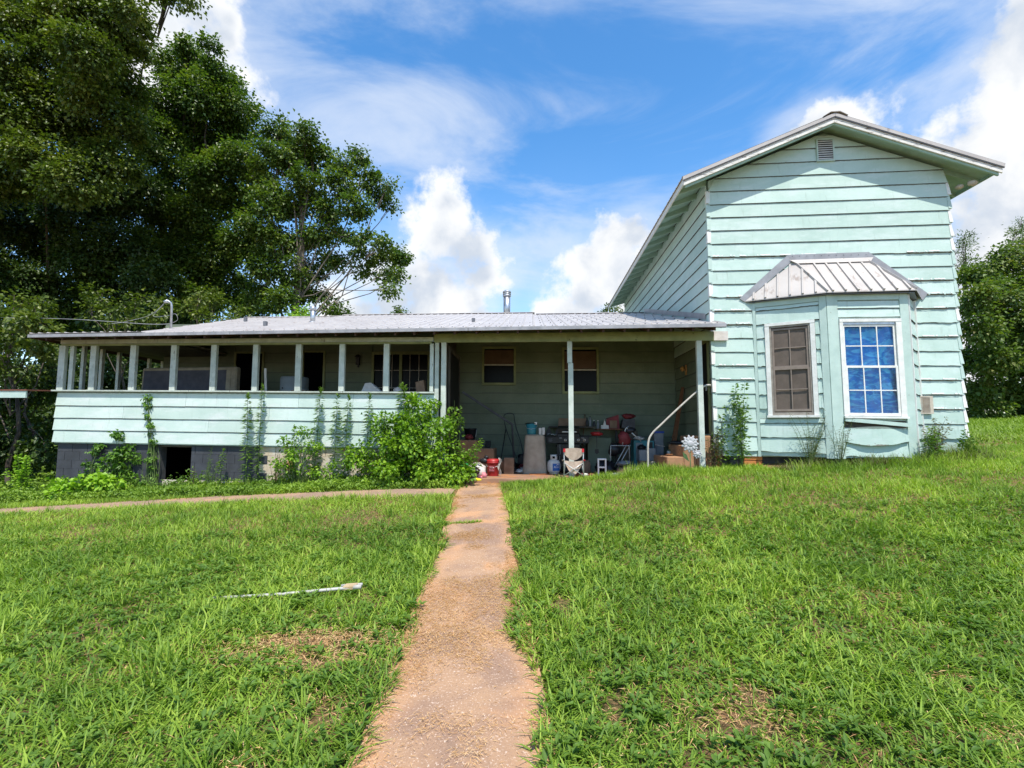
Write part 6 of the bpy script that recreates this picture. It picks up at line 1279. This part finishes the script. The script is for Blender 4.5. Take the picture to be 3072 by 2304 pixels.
x, y = scatter(5200, 1.3, 3.3); blades(x, y, Lf(x, y, .135), RNG.uniform(.005, .0125, len(x)), 'grass_blade', 'grass', 3)
x, y = scatter(3700, 3.3, 6.0, 1.08); blades(x, y, Lf(x, y, .13), RNG.uniform(.006, .014, len(x)), 'grass_blade', 'grass', 2)
x, y = scatter(1900, 6.0, 11.0, 1.08); blades(x, y, Lf(x, y, .13), RNG.uniform(.006, .014, len(x)), 'grass_blade', 'grass', 2)
x, y = scatter(330, 11.0, 23, 1.12, keep=lambda x, y: (x > 8) | (x < -10)); blades(x, y, Lf(x, y, .15), RNG.uniform(.014, .03, len(x)), 'grass_far', 'grass', 2)
# taller tufts
cx_, cy_ = scatter(2.6, 1.6, 9.5); k_ = 34; x = np.repeat(cx_, k_) + RNG.normal(size=len(cx_) * k_) * .03; y = np.repeat(cy_, k_) + RNG.normal(size=len(cx_) * k_) * .03
blades(x, y, RNG.uniform(.12, .30, len(x)), RNG.uniform(.004, .010, len(x)), 'grass_blade', 'grass_tufts', 3, (.05, .7))
# grass growing in the joint across the path
n = 900; x = RNG.uniform(-.98, -.42, n); y = 7.02 + .10 * (x + .7) + RNG.normal(size=n) * .018; blades(x, y, RNG.uniform(.03, .09, n), RNG.uniform(.005, .010, n), 'grass_blade', 'joint_grass', 3)
n = 500; y = RNG.uniform(4.6, 5.0, n); x = PRX(y) - RNG.random(n) ** 2 * .22; blades(x, y, RNG.uniform(.04, .11, n), RNG.uniform(.005, .011, n), 'grass_blade', 'joint_grass', 3)
# broadleaf weeds scattered through the lawn
x, y = scatter(95, 1.4, 7); m_ = 9; X_ = np.repeat(x, m_); Y_ = np.repeat(y, m_); n = len(X_); a = RNG.random(n) * 6.28
P_ = np.c_[X_ + .012 * np.cos(a), Y_ + .012 * np.sin(a), GH(X_, Y_) + RNG.uniform(.01, .06, n)]; V, F = leaf_quads(P_, norm(np.c_[np.cos(a), np.sin(a), RNG.uniform(.1, .8, n)]), np.tile([0, 0, 1.], (n, 1)), RNG.uniform(.03, .08, n), RNG.uniform(.015, .034, n)); link('broadleaf_weeds', npmesh('broadleaf_weeds', V, F, 'leaf_weed'), kind='stuff')
# dead thatch and clippings down in the lawn
x, y = [], []
for bx, by, rx, ry in BARE: k_ = int(500 * rx * 2); x.append(bx + RNG.normal(size=k_) * rx * .8); y.append(by + RNG.normal(size=k_) * ry * .9)
a_, b_ = scatter(120, 1.4, 8); x = np.concatenate(x + [a_]); y = np.concatenate(y + [b_]); n = len(x); a = RNG.random(n) * 6.28
P_ = np.c_[x, y, GH(x, y) + .012 + RNG.random(n) * .03]; V, F = leaf_quads(P_, norm(np.c_[np.cos(a), np.sin(a), RNG.uniform(-.1, .5, n)]), np.tile([0, 0, 1.], (n, 1)), RNG.uniform(.02, .08, n), RNG.uniform(.002, .005, n), .1); link('lawn_thatch', npmesh('lawn_thatch', V, F, 'straw'), kind='stuff')
# weedy cover between the side path and the foundation, and the fringe along the porch and the gable wall
def cover(n, u0, u1, v0, v1, h, mat, name, L=.06, W_=.6):
    u = RNG.uniform(u0, u1, n); v = RNG.uniform(v0, v1, n); p = HO + u[:, None] * HX + v[:, None] * HY; x, y = p[:, 0], p[:, 1]; hh = h * (.25 + .9 * vnoise(x, y, 1.7, 12)) * (.35 + .65 * vnoise(x, y, 7, 13)); ok = ~on_side(x, y, -.02) & ~on_path(x, y, 0) & ~in_house(x, y, 0)
    P = np.c_[x, y, GH(x, y) + RNG.random(n) ** .7 * hh][ok]; m = len(P); V, F = leaf_quads(P, norm(rot_basis(m) + [0, 0, .2]), norm(rot_basis(m) + [0, -.3, 1.2]), L * RNG.uniform(.5, 1.3, m), L * W_); link(name, npmesh(name, V, F, mat), kind='stuff')
cover(36000, -15.5, -5.6, -1.2, .0, .30, 'weed_cover', 'weed_cover', .06); cover(9000, -24, -15.4, -3, 4, .5, 'weed_cover', 'weed_cover', .10)
cover(2200, -14.9, -6, -.35, .0, .6, 'leaf_weed', 'weed_fringe', .07, .45)
def fringe(n, u0, u1, v0, v1, h, mat='grass_blade', w=(.004, .010)):
    u = RNG.uniform(u0, u1, n); v = RNG.uniform(v0, v1, n); p = HO + u[:, None] * HX + v[:, None] * HY; x, y = p[:, 0], p[:, 1]; ok = ~in_house(x, y, 0) & ~on_path(x, y, .02); x, y = x[ok], y[ok]; blades(x, y, h * RNG.uniform(.4, 1.2, len(x)) * (.4 + vnoise(x, y, 2.2, 21)), RNG.uniform(w[0], w[1], len(x)), mat, 'grass_fringe', 3, (.05, .8))
fringe(3600, -1.9, .1, -1.1, .0, .22); fringe(1500, .1, 1.1, -1.1, .0, .10); fringe(5200, 1.1, 4.9, -1.1, .0, .24); fringe(3600, .9, 4.9, -.9, .0, .26, 'leaf_dry'); fringe(2200, -3.9, -2.0, -.9, -.36, .14); fringe(2600, -2.0, -.0, -.9, -.36, .26); fringe(900, -4.6, -3.9, -1.0, -.36, .12)
fringe(7000, -24, -15.4, -4, 3, .35, 'grass_far', (.008, .016)); fringe(4000, -15.4, -5.6, -1.0, .0, .28)
# dry clippings lying on the path
n = 60000; y = RNG.uniform(1.3, 10.6, n) ** 1.0; f = RNG.random(n); x = PLX(y) + (PRX(y) - PLX(y)) * f; dn = vnoise(x, y, 2.2, 31) * .6 + vnoise(x, y, 5, 32) * .4 + .55 * np.exp(-((y - 4.1) / .75) ** 2) * (.4 + vnoise(x, y, 2.5, 33)) + .18 * (np.abs(f - .5) > .38); ok = RNG.random(n) < np.clip((dn - .60) * 4.0, .012, 1); x, y = x[ok], y[ok]; n = len(x); a = RNG.random(n) * 6.28
P_ = np.c_[x, y, GH(x, y) + .014 + RNG.random(n) * .012]; V, F = leaf_quads(P_, norm(np.c_[np.cos(a), np.sin(a), RNG.uniform(-.1, .25, n)]), np.tile([0, 0, 1.], (n, 1)), RNG.uniform(.015, .055, n), RNG.uniform(.0015, .0032, n), .1); link('dry_clippings', npmesh('dry_clippings', V, F, 'straw'), kind='stuff')
